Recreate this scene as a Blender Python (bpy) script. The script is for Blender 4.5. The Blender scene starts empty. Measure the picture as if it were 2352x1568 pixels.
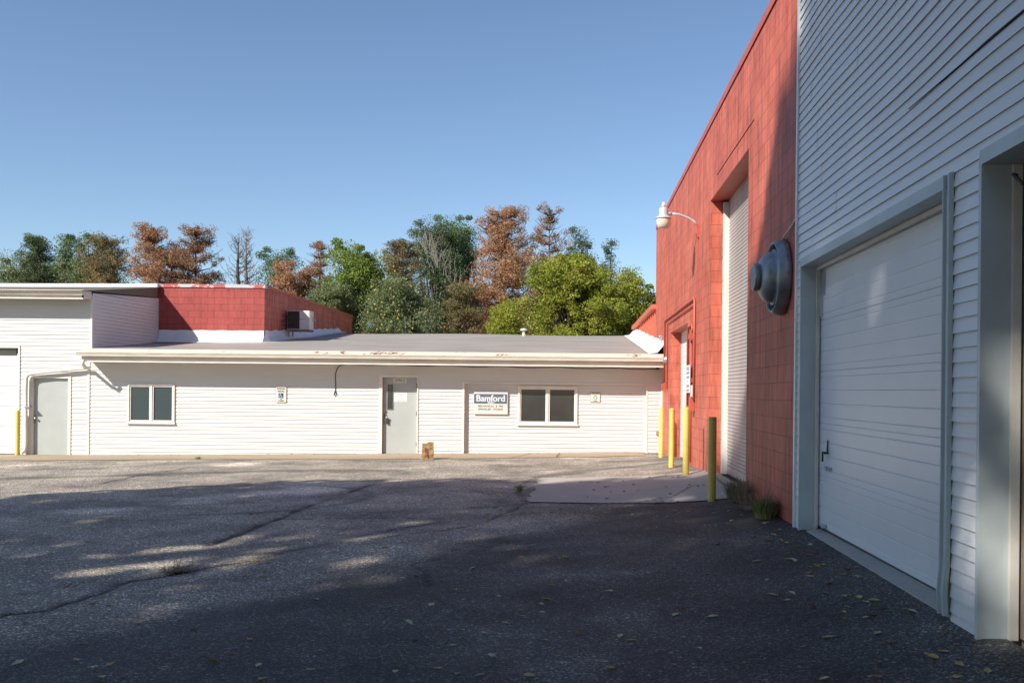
import bpy, math, random
import numpy as np
from mathutils import Vector, Matrix

random.seed(7); rng = np.random.default_rng(7)
scene = bpy.context.scene
C = scene.collection

# ---------------------------------------------------------------- camera, sky, sun, exposure
CZ = 1.70; F = 2200.0; VX = 1314.0; VY = 899.0; RHO = 0.0096
cam_d = bpy.data.cameras.new('camera'); cam = bpy.data.objects.new('camera', cam_d); C.objects.link(cam)
cam_d.sensor_width = 36; cam_d.lens = F / 2352 * 36
cam_d.shift_x = -(VX - 1176) / 2352; cam_d.shift_y = (VY - 784) / 2352
cam_d.clip_end = 3000; cam_d.clip_start = 0.05
cam.matrix_world = Matrix.Translation((0, 0, CZ)) @ Matrix.Rotation(math.radians(90), 4, 'X') @ Matrix.Rotation(RHO, 4, 'Z')
scene.camera = cam

SUN = Vector((0.93, 0.95, -1.0))
EL = math.atan2(1.0, math.hypot(0.93, 0.95))
world = bpy.data.worlds.new('World'); scene.world = world; world.use_nodes = True
wn = world.node_tree; bg = wn.nodes['Background']
sky = wn.nodes.new('ShaderNodeTexSky'); sky.sky_type = 'NISHITA'; sky.sun_disc = False
sky.sun_elevation = EL; sky.sun_rotation = math.atan2(-SUN.x, -SUN.y)
sky.altitude = 300; sky.air_density = 0.95; sky.dust_density = 0.15; sky.ozone_density = 2.8
wn.links.new(sky.outputs[0], bg.inputs[0]); bg.inputs[1].default_value = 0.084
sd = bpy.data.lights.new('sun', 'SUN'); sun = bpy.data.objects.new('sun', sd); C.objects.link(sun)
sd.energy = 3.85; sd.angle = math.radians(0.55); sd.color = (1.0, 0.945, 0.855)
sun.rotation_euler = SUN.to_track_quat('-Z', 'Y').to_euler(); sun.location = (-20, -20, 30)
scene.view_settings.view_transform = 'Standard'; scene.view_settings.look = 'None'
scene.view_settings.exposure = 0.80; scene.view_settings.gamma = 1
scene.render.engine = 'CYCLES'

# ---------------------------------------------------------------- measuring helpers (photo pixels at a known depth -> metres)
def uv(px, py):
    x, y = px - VX, VY - py
    return x - y * RHO, x * RHO + y
def at(px, py, Y):
    u, v = uv(px, py); return (u * Y / F, Y, CZ + v * Y / F)
XW = 2.42
def onwall(px, py, X=XW):
    u, v = uv(px, py); Y = X * F / u; return (X, Y, CZ + v * Y / F)
def sstep(a, b, x):
    t = np.clip((x - a) / (b - a), 0, 1); return t * t * (3 - 2 * t)
YF = 25.58
def g(x, y):
    x = np.asarray(x, float); y = np.asarray(y, float)
    fac = np.interp(x, [-30, -12.9, 2.4], [-0.2, -0.12, 0.084])
    base = fac * sstep(8, 24, y)
    amp = np.interp(y, [17.5, 25.4], [1, 0]) * (0.275 - base)
    return base + amp * np.exp(-np.clip(XW - x, 0, 99) / 1.1)
def onground(px, py):
    u, v = uv(px, py); Y = 10.0
    for _ in range(60):
        Y = 0.5 * Y + 0.5 * (CZ - float(g(u * Y / F, Y))) * F / -v
    return (u * Y / F, Y, float(g(u * Y / F, Y)))

# ---------------------------------------------------------------- materials
def nodes(name):
    m = bpy.data.materials.new(name); m.use_nodes = True
    t = m.node_tree; return m, t, t.nodes['Principled BSDF']
def N(t, typ, **kw):
    n = t.nodes.new(typ)
    for k, v in kw.items(): setattr(n, k, v)
    return n
def ramp(t, stops):
    r = N(t, 'ShaderNodeValToRGB'); e = r.color_ramp.elements
    while len(e) < len(stops): e.new(0.5)
    for i, (p, c) in enumerate(stops):
        e[i].position = p; e[i].color = (*c, 1) if len(c) == 3 else c
    return r
def mixc(t, fac, a, b, mode='MIX'):
    n = N(t, 'ShaderNodeMix', data_type='RGBA', blend_type=mode)
    for i, v in ((0, fac), (6, a), (7, b)):
        if hasattr(v, 'links') or isinstance(v, bpy.types.NodeSocket): t.links.new(v, n.inputs[i])
        elif isinstance(v, (int, float)): n.inputs[i].default_value = v if i == 0 else (v, v, v, 1)
        else: n.inputs[i].default_value = (*v, 1)
    return n.outputs[2]
def coords(t, scale=(1, 1, 1), kind='Object'):
    tc = N(t, 'ShaderNodeTexCoord'); mp = N(t, 'ShaderNodeMapping'); mp.inputs['Scale'].default_value = scale
    t.links.new(tc.outputs[kind], mp.inputs[0]); return mp.outputs[0]
def noise(t, vec, scale, detail=4, rough=0.55):
    n = N(t, 'ShaderNodeTexNoise'); n.inputs['Scale'].default_value = scale
    n.inputs['Detail'].default_value = detail; n.inputs['Roughness'].default_value = rough
    t.links.new(vec, n.inputs['Vector']); return n.outputs['Fac']
def bump(t, b, h, strength=0.3, dist=0.01):
    n = N(t, 'ShaderNodeBump'); n.inputs['Strength'].default_value = strength; n.inputs['Distance'].default_value = dist
    t.links.new(h, n.inputs['Height']); t.links.new(n.outputs[0], b.inputs['Normal']); return n
def basic(name, col, col2=None, rough=0.6, scale=3.0, stretch=(1, 1, 1), metal=0.0, bmp=0.0, thr=(0.35, 0.7), bscale=30):
    m, t, b = nodes(name); v = coords(t, stretch)
    b.inputs['Roughness'].default_value = rough; b.inputs['Metallic'].default_value = metal
    if col2 is None: col2 = tuple(c * 0.82 for c in col)
    n = noise(t, v, scale, 6, 0.65)
    r = ramp(t, [(thr[0], col), (thr[1], col2)]); t.links.new(n, r.inputs[0]); t.links.new(r.outputs[0], b.inputs['Base Color'])
    if bmp: bump(t, b, noise(t, v, bscale, 3), bmp, 0.006)
    return m

M = {}
M['siding'] = basic('white_vinyl', (0.685, 0.67, 0.64), (0.64, 0.615, 0.58), 0.45, 0.9, (0.5, 0.5, 2), bmp=0.05, bscale=4)
M['lap'] = basic('grimy_shaded_lap', (0.46, 0.41, 0.35), (0.34, 0.29, 0.24), 0.8, 5)  # grime plus under-lip shade, both put into the colour
M['siding_cool'] = basic('old_white_vinyl', (0.84, 0.85, 0.86), (0.78, 0.79, 0.79), 0.36, 0.8, (0.6, 0.6, 2), bmp=0.06, bscale=3)
M['trim'] = basic('white_trim', (0.78, 0.74, 0.68), (0.66, 0.61, 0.54), 0.45, 3, bmp=0.08, bscale=6)
M['trim_cool'] = basic('grey_white_trim', (0.58, 0.65, 0.66), (0.50, 0.54, 0.54), 0.45, 1.6, bmp=0.12, bscale=5)
M['fascia'] = basic('cream_fascia', (0.74, 0.69, 0.60), (0.60, 0.54, 0.44), 0.5, 2.5, (1, 1, 6))
M['garage_door'] = basic('enamelled_door', (0.84, 0.86, 0.88), (0.77, 0.79, 0.81), 0.36, 0.7, bmp=0.05, bscale=3)
M['garage_warm'] = basic('white_door', (0.74, 0.74, 0.71), (0.68, 0.67, 0.64), 0.5, 1.5)
M['door_grey'] = basic('grey_door_paint', (0.43, 0.45, 0.43), (0.39, 0.41, 0.39), 0.5, 1.8)
M['frame_brown'] = basic('brown_frame', (0.36, 0.30, 0.23), (0.25, 0.20, 0.15), 0.6, 6)
M['galv'] = basic('galvanised', (0.56, 0.58, 0.60), (0.38, 0.40, 0.42), 0.38, 4, metal=0.7, bmp=0.1)
M['silver'] = basic('silver_coping', (0.62, 0.65, 0.68), (0.5, 0.53, 0.56), 0.4, 2, (1, 1, 1), metal=0.25, bmp=0.2, bscale=3)
M['dark'] = basic('dark_metal', (0.03, 0.03, 0.03), (0.05, 0.045, 0.04), 0.5, 6)
M['black_gap'] = basic('shadow_gap', (0.02, 0.018, 0.016), (0.03, 0.028, 0.025), 0.9, 6)
M['glass'] = basic('dark_glass', (0.045, 0.045, 0.042), (0.065, 0.063, 0.055), 0.05, 1.2)
M['blind'] = basic('blinds', (0.07, 0.11, 0.11), (0.05, 0.085, 0.09), 0.35, 1.0)
M['flash'] = basic('white_membrane', (0.80, 0.79, 0.77), (0.66, 0.66, 0.66), 0.5, 1.8, bmp=0.3, bscale=3)
M['fan'] = basic('weathered_aluminium', (0.36, 0.39, 0.41), (0.17, 0.19, 0.20), 0.42, 3.2, (1, 2.2, 0.7), metal=0.55, bmp=0.15)
M['lens'] = basic('frosted_lens', (0.72, 0.68, 0.58), (0.62, 0.57, 0.47), 0.25, 4)
M['bark'] = basic('bark', (0.10, 0.075, 0.055), (0.05, 0.038, 0.03), 0.9, 3, bmp=0.3)
M['bark_grey'] = basic('grey_bark', (0.24, 0.20, 0.17), (0.14, 0.115, 0.10), 0.9, 3, bmp=0.3)
M['cable'] = basic('cable', (0.05, 0.04, 0.035), None, 0.6)
M['brown_roof'] = basic('brown_roof_felt', (0.17, 0.135, 0.095), (0.13, 0.105, 0.075), 0.8, 2, bmp=0.1)
M['tan'] = basic('tan_board', (0.42, 0.35, 0.27), (0.34, 0.28, 0.22), 0.7, 4)
M['white_sign'] = basic('sign_white', (0.72, 0.69, 0.62), (0.66, 0.62, 0.55), 0.5, 8)
M['paper'] = basic('paper', (0.80, 0.80, 0.78), None, 0.6, 3)
M['blue_sign'] = basic('sign_blue', (0.09, 0.125, 0.20), (0.11, 0.145, 0.22), 0.5, 5)
M['ink'] = basic('black_ink', (0.03, 0.03, 0.03), (0.05, 0.05, 0.05), 0.6)
M['ink_brown'] = basic('faded_brown_ink', (0.10, 0.07, 0.04), (0.16, 0.11, 0.07), 0.6)
M['ink_grey'] = basic('faded_grey_ink', (0.50, 0.52, 0.52), (0.55, 0.56, 0.56), 0.6)
M['ink_blue'] = basic('faded_blue_ink', (0.20, 0.24, 0.38), (0.3, 0.33, 0.45), 0.6)
M['ink_green'] = basic('recycling_green', (0.12, 0.28, 0.16), (0.16, 0.32, 0.2), 0.6)
M['isa_blue'] = basic('access_blue', (0.02, 0.06, 0.25), None, 0.5)
M['red_ink'] = basic('red_paint_mark', (0.35, 0.06, 0.04), (0.42, 0.12, 0.07), 0.8, 20)
M['red_small'] = basic('red_label', (0.45, 0.03, 0.05), None, 0.5)

def yellow_paint():
    m, t, b = nodes('yellow_bollard_paint'); v = coords(t)
    base = ramp(t, [(0.35, (0.72, 0.56, 0.12)), (0.65, (0.60, 0.45, 0.11))]); t.links.new(noise(t, v, 3), base.inputs[0])
    chips = ramp(t, [(0.66, (0, 0, 0)), (0.69, (1, 1, 1))]); t.links.new(noise(t, v, 9, 5, 0.7), chips.inputs[0])
    c = mixc(t, chips.outputs[0], base.outputs[0], (0.07, 0.045, 0.03)); t.links.new(c, b.inputs['Base Color'])
    b.inputs['Roughness'].default_value = 0.45; bump(t, b, noise(t, v, 25), 0.15, 0.004); return m
M['yellow'] = yellow_paint()

def block_mat(name, swap, colA, colB, mort, grime=0.6):
    """painted 8x16 block; swap: wall runs along Y"""
    m, t, b = nodes(name)
    tc = N(t, 'ShaderNodeTexCoord'); sp = N(t, 'ShaderNodeSeparateXYZ'); cb = N(t, 'ShaderNodeCombineXYZ')
    t.links.new(tc.outputs['Object'], sp.inputs[0])
    t.links.new(sp.outputs['Y' if swap else 'X'], cb.inputs['X']); t.links.new(sp.outputs['Z'], cb.inputs['Y'])
    br = N(t, 'ShaderNodeTexBrick'); t.links.new(cb.outputs[0], br.inputs['Vector'])
    br.inputs['Scale'].default_value = 1; br.inputs['Brick Width'].default_value = 0.406; br.inputs['Row Height'].default_value = 0.203
    br.inputs['Mortar Size'].default_value = 0.006; br.inputs['Mortar Smooth'].default_value = 0.35; br.inputs['Bias'].default_value = 0
    br.inputs['Color1'].default_value = (*colA, 1); br.inputs['Color2'].default_value = (*colB, 1); br.inputs['Mortar'].default_value = (*mort, 1)
    v = tc.outputs['Object']
    st = N(t, 'ShaderNodeMapping'); st.inputs['Scale'].default_value = (5, 5, 0.7); t.links.new(v, st.inputs[0])
    streak = ramp(t, [(0.42, (1, 1, 1)), (0.75, (1 - grime,) * 3)]); t.links.new(noise(t, st.outputs[0], 1.6, 6, 0.7), streak.inputs[0])
    c = mixc(t, 1.0, br.outputs['Color'], streak.outputs[0], 'MULTIPLY')
    blot = ramp(t, [(0.60, (0, 0, 0)), (0.72, (1, 1, 1))]); t.links.new(noise(t, v, 3.5, 7, 0.75), blot.inputs[0])
    mm = N(t, 'ShaderNodeMath', operation='MULTIPLY'); t.links.new(blot.outputs[0], mm.inputs[0]); mm.inputs[1].default_value = 0.5
    c = mixc(t, mm.outputs[0], c, tuple(x * 0.55 for x in colB))
    fade = ramp(t, [(0.32, (0.80, 0.76, 0.76)), (0.5, (1, 1, 1)), (0.68, (1.10, 1.25, 1.30))]); t.links.new(noise(t, v, 1.1, 7, 0.7), fade.inputs[0])
    c = mixc(t, 1.0, c, fade.outputs[0], 'MULTIPLY')
    t.links.new(c, b.inputs['Base Color']); b.inputs['Roughness'].default_value = 0.62
    b1 = bump(t, b, br.outputs['Fac'], 0.55, 0.008); b1.invert = True
    b2 = N(t, 'ShaderNodeBump'); b2.inputs['Strength'].default_value = 0.25; b2.inputs['Distance'].default_value = 0.006
    t.links.new(noise(t, v, 45, 4), b2.inputs['Height']); t.links.new(b2.outputs[0], b1.inputs['Normal'])
    return m
RA, RB, RM = (0.62, 0.150, 0.092), (0.55, 0.125, 0.077), (0.38, 0.085, 0.05)
M['block_x'] = block_mat('painted_block_front', False, (0.44, 0.072, 0.058), (0.39, 0.060, 0.048), (0.24, 0.03, 0.025), 0.3)
M['block_y'] = block_mat('painted_block_side', True, RA, RB, RM)
M['block_end'] = block_mat('painted_block_jamb', False, RA, RB, RM)
M['red'] = basic('red_paint', RA, (0.55, 0.14, 0.08), 0.55, 3, (1, 1, 0.5), bmp=0.1)
M['red_pipe'] = basic('red_pipe_paint', (0.50, 0.11, 0.07), (0.42, 0.08, 0.055), 0.5, 4)

def roof_mat():
    m, t, b = nodes('roof_membrane'); v = coords(t, (0.25, 2.6, 1))
    r = ramp(t, [(0.3, (0.22, 0.185, 0.16)), (0.5, (0.34, 0.30, 0.26)), (0.7, (0.47, 0.43, 0.385))]); t.links.new(noise(t, v, 1.6, 8, 0.65), r.inputs[0])
    t.links.new(r.outputs[0], b.inputs['Base Color']); b.inputs['Roughness'].default_value = 0.6
    bump(t, b, noise(t, v, 3, 4), 0.3, 0.02); return m
M['roof'] = roof_mat()
def rust_edge():
    m, t, b = nodes('rusty_drip_edge'); v = coords(t, (1, 1, 3))
    a = ramp(t, [(0.57, (0, 0, 0)), (0.61, (1, 1, 1))]); t.links.new(noise(t, v, 1.3, 3, 0.5), a.inputs[0])
    a2 = ramp(t, [(0.50, (0, 0, 0)), (0.56, (1, 1, 1))]); t.links.new(noise(t, v, 12, 5, 0.7), a2.inputs[0])
    mm = N(t, 'ShaderNodeMath', operation='MULTIPLY'); t.links.new(a.outputs[0], mm.inputs[0]); t.links.new(a2.outputs[0], mm.inputs[1])
    rst = ramp(t, [(0.4, (0.30, 0.13, 0.04)), (0.6, (0.14, 0.06, 0.03))]); t.links.new(noise(t, v, 12), rst.inputs[0])
    c = mixc(t, mm.outputs[0], (0.70, 0.66, 0.58), rst.outputs[0]); t.links.new(c, b.inputs['Base Color']); b.inputs['Roughness'].default_value = 0.5
    return m
M['rust_edge'] = rust_edge()
def peel():
    m, t, b = nodes('peeling_coping'); v = coords(t)
    a = ramp(t, [(0.47, (0, 0, 0)), (0.50, (1, 1, 1))]); t.links.new(noise(t, v, 2.2, 6, 0.7), a.inputs[0])
    c = mixc(t, a.outputs[0], (0.52, 0.54, 0.56), (0.50, 0.11, 0.09)); t.links.new(c, b.inputs['Base Color']); b.inputs['Roughness'].default_value = 0.5
    return m
M['peel'] = peel()

def asphalt_mat():
    m, t, b = nodes('asphalt'); v = coords(t)
    def attr(n):
        a = N(t, 'ShaderNodeAttribute'); a.attribute_name = n; return a.outputs['Fac']
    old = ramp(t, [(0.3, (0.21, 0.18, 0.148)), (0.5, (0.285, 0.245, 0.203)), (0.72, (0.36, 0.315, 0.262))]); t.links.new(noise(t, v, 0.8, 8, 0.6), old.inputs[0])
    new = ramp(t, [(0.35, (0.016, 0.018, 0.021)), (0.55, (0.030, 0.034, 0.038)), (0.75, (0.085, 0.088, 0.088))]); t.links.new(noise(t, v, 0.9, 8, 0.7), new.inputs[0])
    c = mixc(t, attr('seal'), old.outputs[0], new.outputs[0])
    # aggregate
    vo = N(t, 'ShaderNodeTexVoronoi'); vo.inputs['Scale'].default_value = 92; t.links.new(v, vo.inputs['Vector'])
    sc = N(t, 'ShaderNodeSeparateColor'); t.links.new(vo.outputs['Color'], sc.inputs[0])
    sp = ramp(t, [(0.0, (0.40, 0.41, 0.43)), (0.45, (0.80, 0.82, 0.83)), (0.78, (1.15, 1.15, 1.13)), (0.89, (2.1, 2.1, 2.05)), (1.0, (3.7, 3.7, 3.55))])
    t.links.new(sc.outputs[0], sp.inputs[0]); c = mixc(t, 1.0, c, sp.outputs[0], 'MULTIPLY')
    vo2 = N(t, 'ShaderNodeTexVoronoi'); vo2.inputs['Scale'].default_value = 45; t.links.new(v, vo2.inputs['Vector'])
    sc2 = N(t, 'ShaderNodeSeparateColor'); t.links.new(vo2.outputs['Color'], sc2.inputs[0])
    sp2 = ramp(t, [(0.0, (0.85, 0.85, 0.85)), (0.6, (1, 1, 1)), (0.93, (1.1, 1.1, 1.1)), (0.97, (2.1, 2.1, 2.0))])
    t.links.new(sc2.outputs[0], sp2.inputs[0]); c = mixc(t, 1.0, c, sp2.outputs[0], 'MULTIPLY')
    big = ramp(t, [(0.34, (0.50, 0.51, 0.53)), (0.5, (1, 1, 1)), (0.66, (1.45, 1.42, 1.38))]); t.links.new(noise(t, v, 0.55, 8, 0.68), big.inputs[0])
    c = mixc(t, 1.0, c, big.outputs[0], 'MULTIPLY')
    # worn pale patches
    c = mixc(t, attr('worn'), c, mixc(t, 1.0, c, (1.9, 1.9, 1.9), 'MULTIPLY'))
    c = mixc(t, attr('stain'), c, (0.045, 0.042, 0.042))
    # fine random cracks
    vc = N(t, 'ShaderNodeTexVoronoi', feature='DISTANCE_TO_EDGE'); vc.inputs['Scale'].default_value = 0.55
    dn = N(t, 'ShaderNodeTexNoise'); dn.inputs['Scale'].default_value = 2.5; dn.inputs['Detail'].default_value = 6; t.links.new(v, dn.inputs['Vector'])
    vm = N(t, 'ShaderNodeVectorMath', operation='MULTIPLY_ADD'); vm.inputs[1].default_value = (0.6, 0.6, 0); t.links.new(dn.outputs['Color'], vm.inputs[0]); t.links.new(v, vm.inputs[2])
    t.links.new(vm.outputs[0], vc.inputs['Vector'])
    cr = ramp(t, [(0.0, (1, 1, 1)), (0.008, (0, 0, 0))]); t.links.new(vc.outputs['Distance'], cr.inputs[0])
    gate = ramp(t, [(0.50, (0, 0, 0)), (0.58, (1, 1, 1))]); t.links.new(noise(t, v, 0.5, 2), gate.inputs[0])
    mm = N(t, 'ShaderNodeMath', operation='MULTIPLY'); t.links.new(cr.outputs[0], mm.inputs[0]); t.links.new(gate.outputs[0], mm.inputs[1])
    ml = N(t, 'ShaderNodeMath', operation='MULTIPLY'); t.links.new(mm.outputs[0], ml.inputs[0]); ml.inputs[1].default_value = 0.7
    c = mixc(t, ml.outputs[0], c, (0.02, 0.02, 0.02))
    c = mixc(t, attr('crack'), c, (0.018, 0.017, 0.017))
    t.links.new(c, b.inputs['Base Color']); b.inputs['Roughness'].default_value = 0.72
    b.inputs['Specular IOR Level'].default_value = 0.35
    bump(t, b, vo.outputs['Distance'], 0.7, 0.006); return m
M['asphalt'] = asphalt_mat()
def concrete(name, a, bcol):
    m, t, b = nodes(name); v = coords(t)
    r = ramp(t, [(0.3, a), (0.7, bcol)]); t.links.new(noise(t, v, 0.9, 8, 0.65), r.inputs[0])
    s = ramp(t, [(0.3, (0.86,) * 3), (0.7, (1.1,) * 3)]); t.links.new(noise(t, v, 40, 3), s.inputs[0])
    c = mixc(t, 1.0, r.outputs[0], s.outputs[0], 'MULTIPLY')
    a2 = N(t, 'ShaderNodeAttribute'); a2.attribute_name = 'crack'
    c = mixc(t, a2.outputs['Fac'], c, (0.03, 0.027, 0.025))
    t.links.new(c, b.inputs['Base Color']); b.inputs['Roughness'].default_value = 0.8
    bump(t, b, noise(t, v, 60, 3), 0.2, 0.004); return m
M['pad'] = concrete('old_concrete', (0.36, 0.33, 0.29), (0.47, 0.43, 0.38))
M['walk'] = concrete('dusty_concrete', (0.33, 0.25, 0.16), (0.42, 0.34, 0.24))
M['grass_ground'] = basic('grass_ground', (0.06, 0.07, 0.03), (0.09, 0.08, 0.05), 0.9, 1.0)
M['rock'] = basic('sandstone', (0.42, 0.28, 0.13), (0.25, 0.15, 0.07), 0.85, 9, bmp=0.8, bscale=22)

def leafmat(name, cols, trans=0.25):
    m, t, b = nodes(name)
    ge = N(t, 'ShaderNodeNewGeometry'); r = ramp(t, [(i / max(1, len(cols) - 1), c) for i, c in enumerate(cols)])
    v = coords(t); n = noise(t, v, 0.7, 3)
    ad = N(t, 'ShaderNodeMath', operation='MULTIPLY_ADD'); ad.inputs[1].default_value = 0.5
    t.links.new(ge.outputs['Random Per Island'], ad.inputs[0])
    sub = N(t, 'ShaderNodeMath', operation='MULTIPLY_ADD'); sub.inputs[1].default_value = 1.6; sub.inputs[2].default_value = -0.55
    t.links.new(n, sub.inputs[0]); t.links.new(sub.outputs[0], ad.inputs[2])
    t.links.new(ad.outputs[0], r.inputs[0]); t.links.new(r.outputs[0], b.inputs['Base Color'])
    b.inputs['Roughness'].default_value = 0.6; b.inputs['Specular IOR Level'].default_value = 0.25
    tr = N(t, 'ShaderNodeBsdfTranslucent'); t.links.new(r.outputs[0], tr.inputs[0])
    mx = N(t, 'ShaderNodeMixShader'); mx.inputs[0].default_value = trans
    out = t.nodes['Material Output']; t.links.new(b.outputs[0], mx.inputs[1]); t.links.new(tr.outputs[0], mx.inputs[2]); t.links.new(mx.outputs[0], out.inputs[0])
    return m
L = {
 'green': leafmat('leaf_green', [(0.095, 0.149, 0.061), (0.149, 0.216, 0.081), (0.230, 0.297, 0.121)]),
 'dark': leafmat('leaf_dark_green', [(0.081, 0.121, 0.054), (0.121, 0.176, 0.074), (0.203, 0.257, 0.121)]),
 'bright': leafmat('leaf_bright_green', [(0.120, 0.180, 0.036), (0.204, 0.288, 0.054), (0.324, 0.396, 0.096)], 0.35),
 'yellow': leafmat('leaf_yellow_green', [(0.168, 0.213, 0.028), (0.302, 0.336, 0.045), (0.470, 0.426, 0.078)], 0.35),
 'brown': leafmat('needle_brown', [(0.269, 0.134, 0.067), (0.448, 0.246, 0.129), (0.605, 0.370, 0.213)]),
 'rust': leafmat('needle_rust', [(0.207, 0.105, 0.060), (0.350, 0.189, 0.099), (0.469, 0.294, 0.171)]),
 'mix': leafmat('needle_mixed', [(0.091, 0.117, 0.052), (0.208, 0.182, 0.078), (0.429, 0.273, 0.117)]),
 'pine': leafmat('needle_green', [(0.065, 0.104, 0.046), (0.111, 0.156, 0.065), (0.195, 0.208, 0.091)]),
 'greygreen': leafmat('leaf_grey_green', [(0.103, 0.138, 0.086), (0.161, 0.207, 0.127), (0.230, 0.276, 0.184)]),
 'olive': leafmat('leaf_olive', [(0.104, 0.130, 0.052), (0.182, 0.221, 0.091), (0.286, 0.312, 0.156)]),
}
L['shade'] = leafmat('leaf_translucent', [(0.16, 0.20, 0.08), (0.24, 0.29, 0.12)], 0.5)
M['fruit'] = basic('yellow_fruit', (0.55, 0.50, 0.08), None, 0.4)
M['twig'] = basic('dead_twigs', (0.26, 0.225, 0.19), (0.17, 0.145, 0.12), 0.9)
M['weed'] = leafmat('weed_green', [(0.13, 0.18, 0.06), (0.24, 0.29, 0.10), (0.42, 0.38, 0.2)])
M['weed_dry'] = leafmat('weed_dry', [(0.24, 0.16, 0.10), (0.40, 0.30, 0.19), (0.52, 0.43, 0.3)])
M['fall_y'] = leafmat('fallen_yellow', [(0.60, 0.42, 0.12), (0.72, 0.58, 0.28)])
M['fall_g'] = leafmat('fallen_pale', [(0.58, 0.58, 0.32), (0.75, 0.73, 0.50)])
M['fall_b'] = leafmat('fallen_brown', [(0.26, 0.13, 0.07), (0.45, 0.25, 0.13)])

# ---------------------------------------------------------------- mesh builder
def setp(o, label=None, cat=None, group=None, kind=None):
    if label: o['label'] = label
    if cat: o['category'] = cat
    if group: o['group'] = group
    if kind: o['kind'] = kind
    return o
def thing(name, label, cat, loc=(0, 0, 0), rz=0, group=None):
    o = bpy.data.objects.new(name, None); C.objects.link(o); o.location = loc; o.rotation_euler = (0, 0, rz)
    o.empty_display_size = 0.3
    return setp(o, label, cat, group)
class MB:
    def __init__(s): s.v = []; s.f = []; s.m = []
    def add(s, vs, fs, mi=0):
        o = len(s.v); s.v.extend([tuple(v) for v in vs]); s.f.extend([tuple(i + o for i in f) for f in fs]); s.m.extend([mi] * len(fs)); return s
    def quad(s, a, b, c, d, mi=0): return s.add([a, b, c, d], [(0, 1, 2, 3)], mi)
    def box(s, x0, x1, y0, y1, z0, z1, mi=0):
        if x0 > x1: x0, x1 = x1, x0
        if y0 > y1: y0, y1 = y1, y0
        if z0 > z1: z0, z1 = z1, z0
        v = [(x0, y0, z0), (x1, y0, z0), (x1, y1, z0), (x0, y1, z0), (x0, y0, z1), (x1, y0, z1), (x1, y1, z1), (x0, y1, z1)]
        return s.add(v, [(0, 3, 2, 1), (4, 5, 6, 7), (0, 1, 5, 4), (1, 2, 6, 5), (2, 3, 7, 6), (3, 0, 4, 7)], mi)
    def hexa(s, p, mi=0):
        return s.add(p, [(0, 3, 2, 1), (4, 5, 6, 7), (0, 1, 5, 4), (1, 2, 6, 5), (2, 3, 7, 6), (3, 0, 4, 7)], mi)
    def tube(s, pts, r, n=8, mi=0, cap=True):
        pts = [Vector(p) for p in pts]; rs = r if isinstance(r, (list, tuple)) else [r] * len(pts)
        vs = []; fs = []; ref = None
        for i, p in enumerate(pts):
            d = (pts[min(i + 1, len(pts) - 1)] - pts[max(i - 1, 0)]).normalized()
            if ref is None: ref = Vector((0, 0, 1)) if abs(d.z) < 0.9 else Vector((1, 0, 0))
            a = d.cross(ref).normalized(); bb = a.cross(d).normalized(); ref = bb
            for k in range(n):
                t = 2 * math.pi * k / n; vs.append(p + a * math.cos(t) * rs[i] + bb * math.sin(t) * rs[i])
        for i in range(len(pts) - 1):
            for k in range(n): fs.append((i * n + k, i * n + (k + 1) % n, (i + 1) * n + (k + 1) % n, (i + 1) * n + k))
        if cap: fs.append(tuple(range(n))[::-1]); fs.append(tuple((len(pts) - 1) * n + k for k in range(n)))
        return s.add(vs, fs, mi)
    def lathe(s, prof, n=32, axis='Z', org=(0, 0, 0), mi=0):
        """prof: (r, h). axis -X: h grows toward -X"""
        vs = []; fs = []
        for r, h in prof:
            for k in range(n):
                t = 2 * math.pi * k / n
                if axis == 'Z': vs.append((org[0] + r * math.cos(t), org[1] + r * math.sin(t), org[2] + h))
                else: vs.append((org[0] - h, org[1] + r * math.cos(t), org[2] + r * math.sin(t)))
        for i in range(len(prof) - 1):
            for k in range(n): fs.append((i * n + k, i * n + (k + 1) % n, (i + 1) * n + (k + 1) % n, (i + 1) * n + k))
        return s.add(vs, fs, mi)
    def build(s, name, mats, parent=None, smooth=False, bev=0, label=None):
        me = bpy.data.meshes.new(name); me.from_pydata(s.v, [], s.f)
        for m in (mats if isinstance(mats, (list, tuple)) else [mats]): me.materials.append(m)
        if max(s.m, default=0) > 0: me.polygons.foreach_set('material_index', s.m)
        if smooth: me.polygons.foreach_set('use_smooth', [True] * len(s.f))
        me.update(); o = bpy.data.objects.new(name, me); C.objects.link(o)
        if parent is not None:
            o.parent = parent
            if parent.parent is None: o.matrix_parent_inverse = Matrix.Identity(4)
        if bev:
            md = o.modifiers.new('bevel', 'BEVEL'); md.width = bev; md.segments = 2; md.limit_method = 'ANGLE'
        if label: o['label'] = label
        return o
def np_mesh(name, V, Fq, mats, parent=None, smooth=False):
    me = bpy.data.meshes.new(name); V = np.asarray(V, np.float32); Fq = np.asarray(Fq, np.int32); k = Fq.shape[1]
    me.vertices.add(len(V)); me.vertices.foreach_set('co', V.ravel())
    me.loops.add(Fq.size); me.loops.foreach_set('vertex_index', Fq.ravel())
    me.polygons.add(len(Fq)); me.polygons.foreach_set('loop_start', np.arange(len(Fq), dtype=np.int32) * k)
    me.polygons.foreach_set('loop_total', np.full(len(Fq), k, np.int32))
    for m in (mats if isinstance(mats, (list, tuple)) else [mats]): me.materials.append(m)
    if smooth: me.polygons.foreach_set('use_smooth', [True] * len(Fq))
    me.update(calc_edges=True); me.validate(); o = bpy.data.objects.new(name, me); C.objects.link(o)
    if parent is not None: o.parent = parent
    return o
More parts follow.
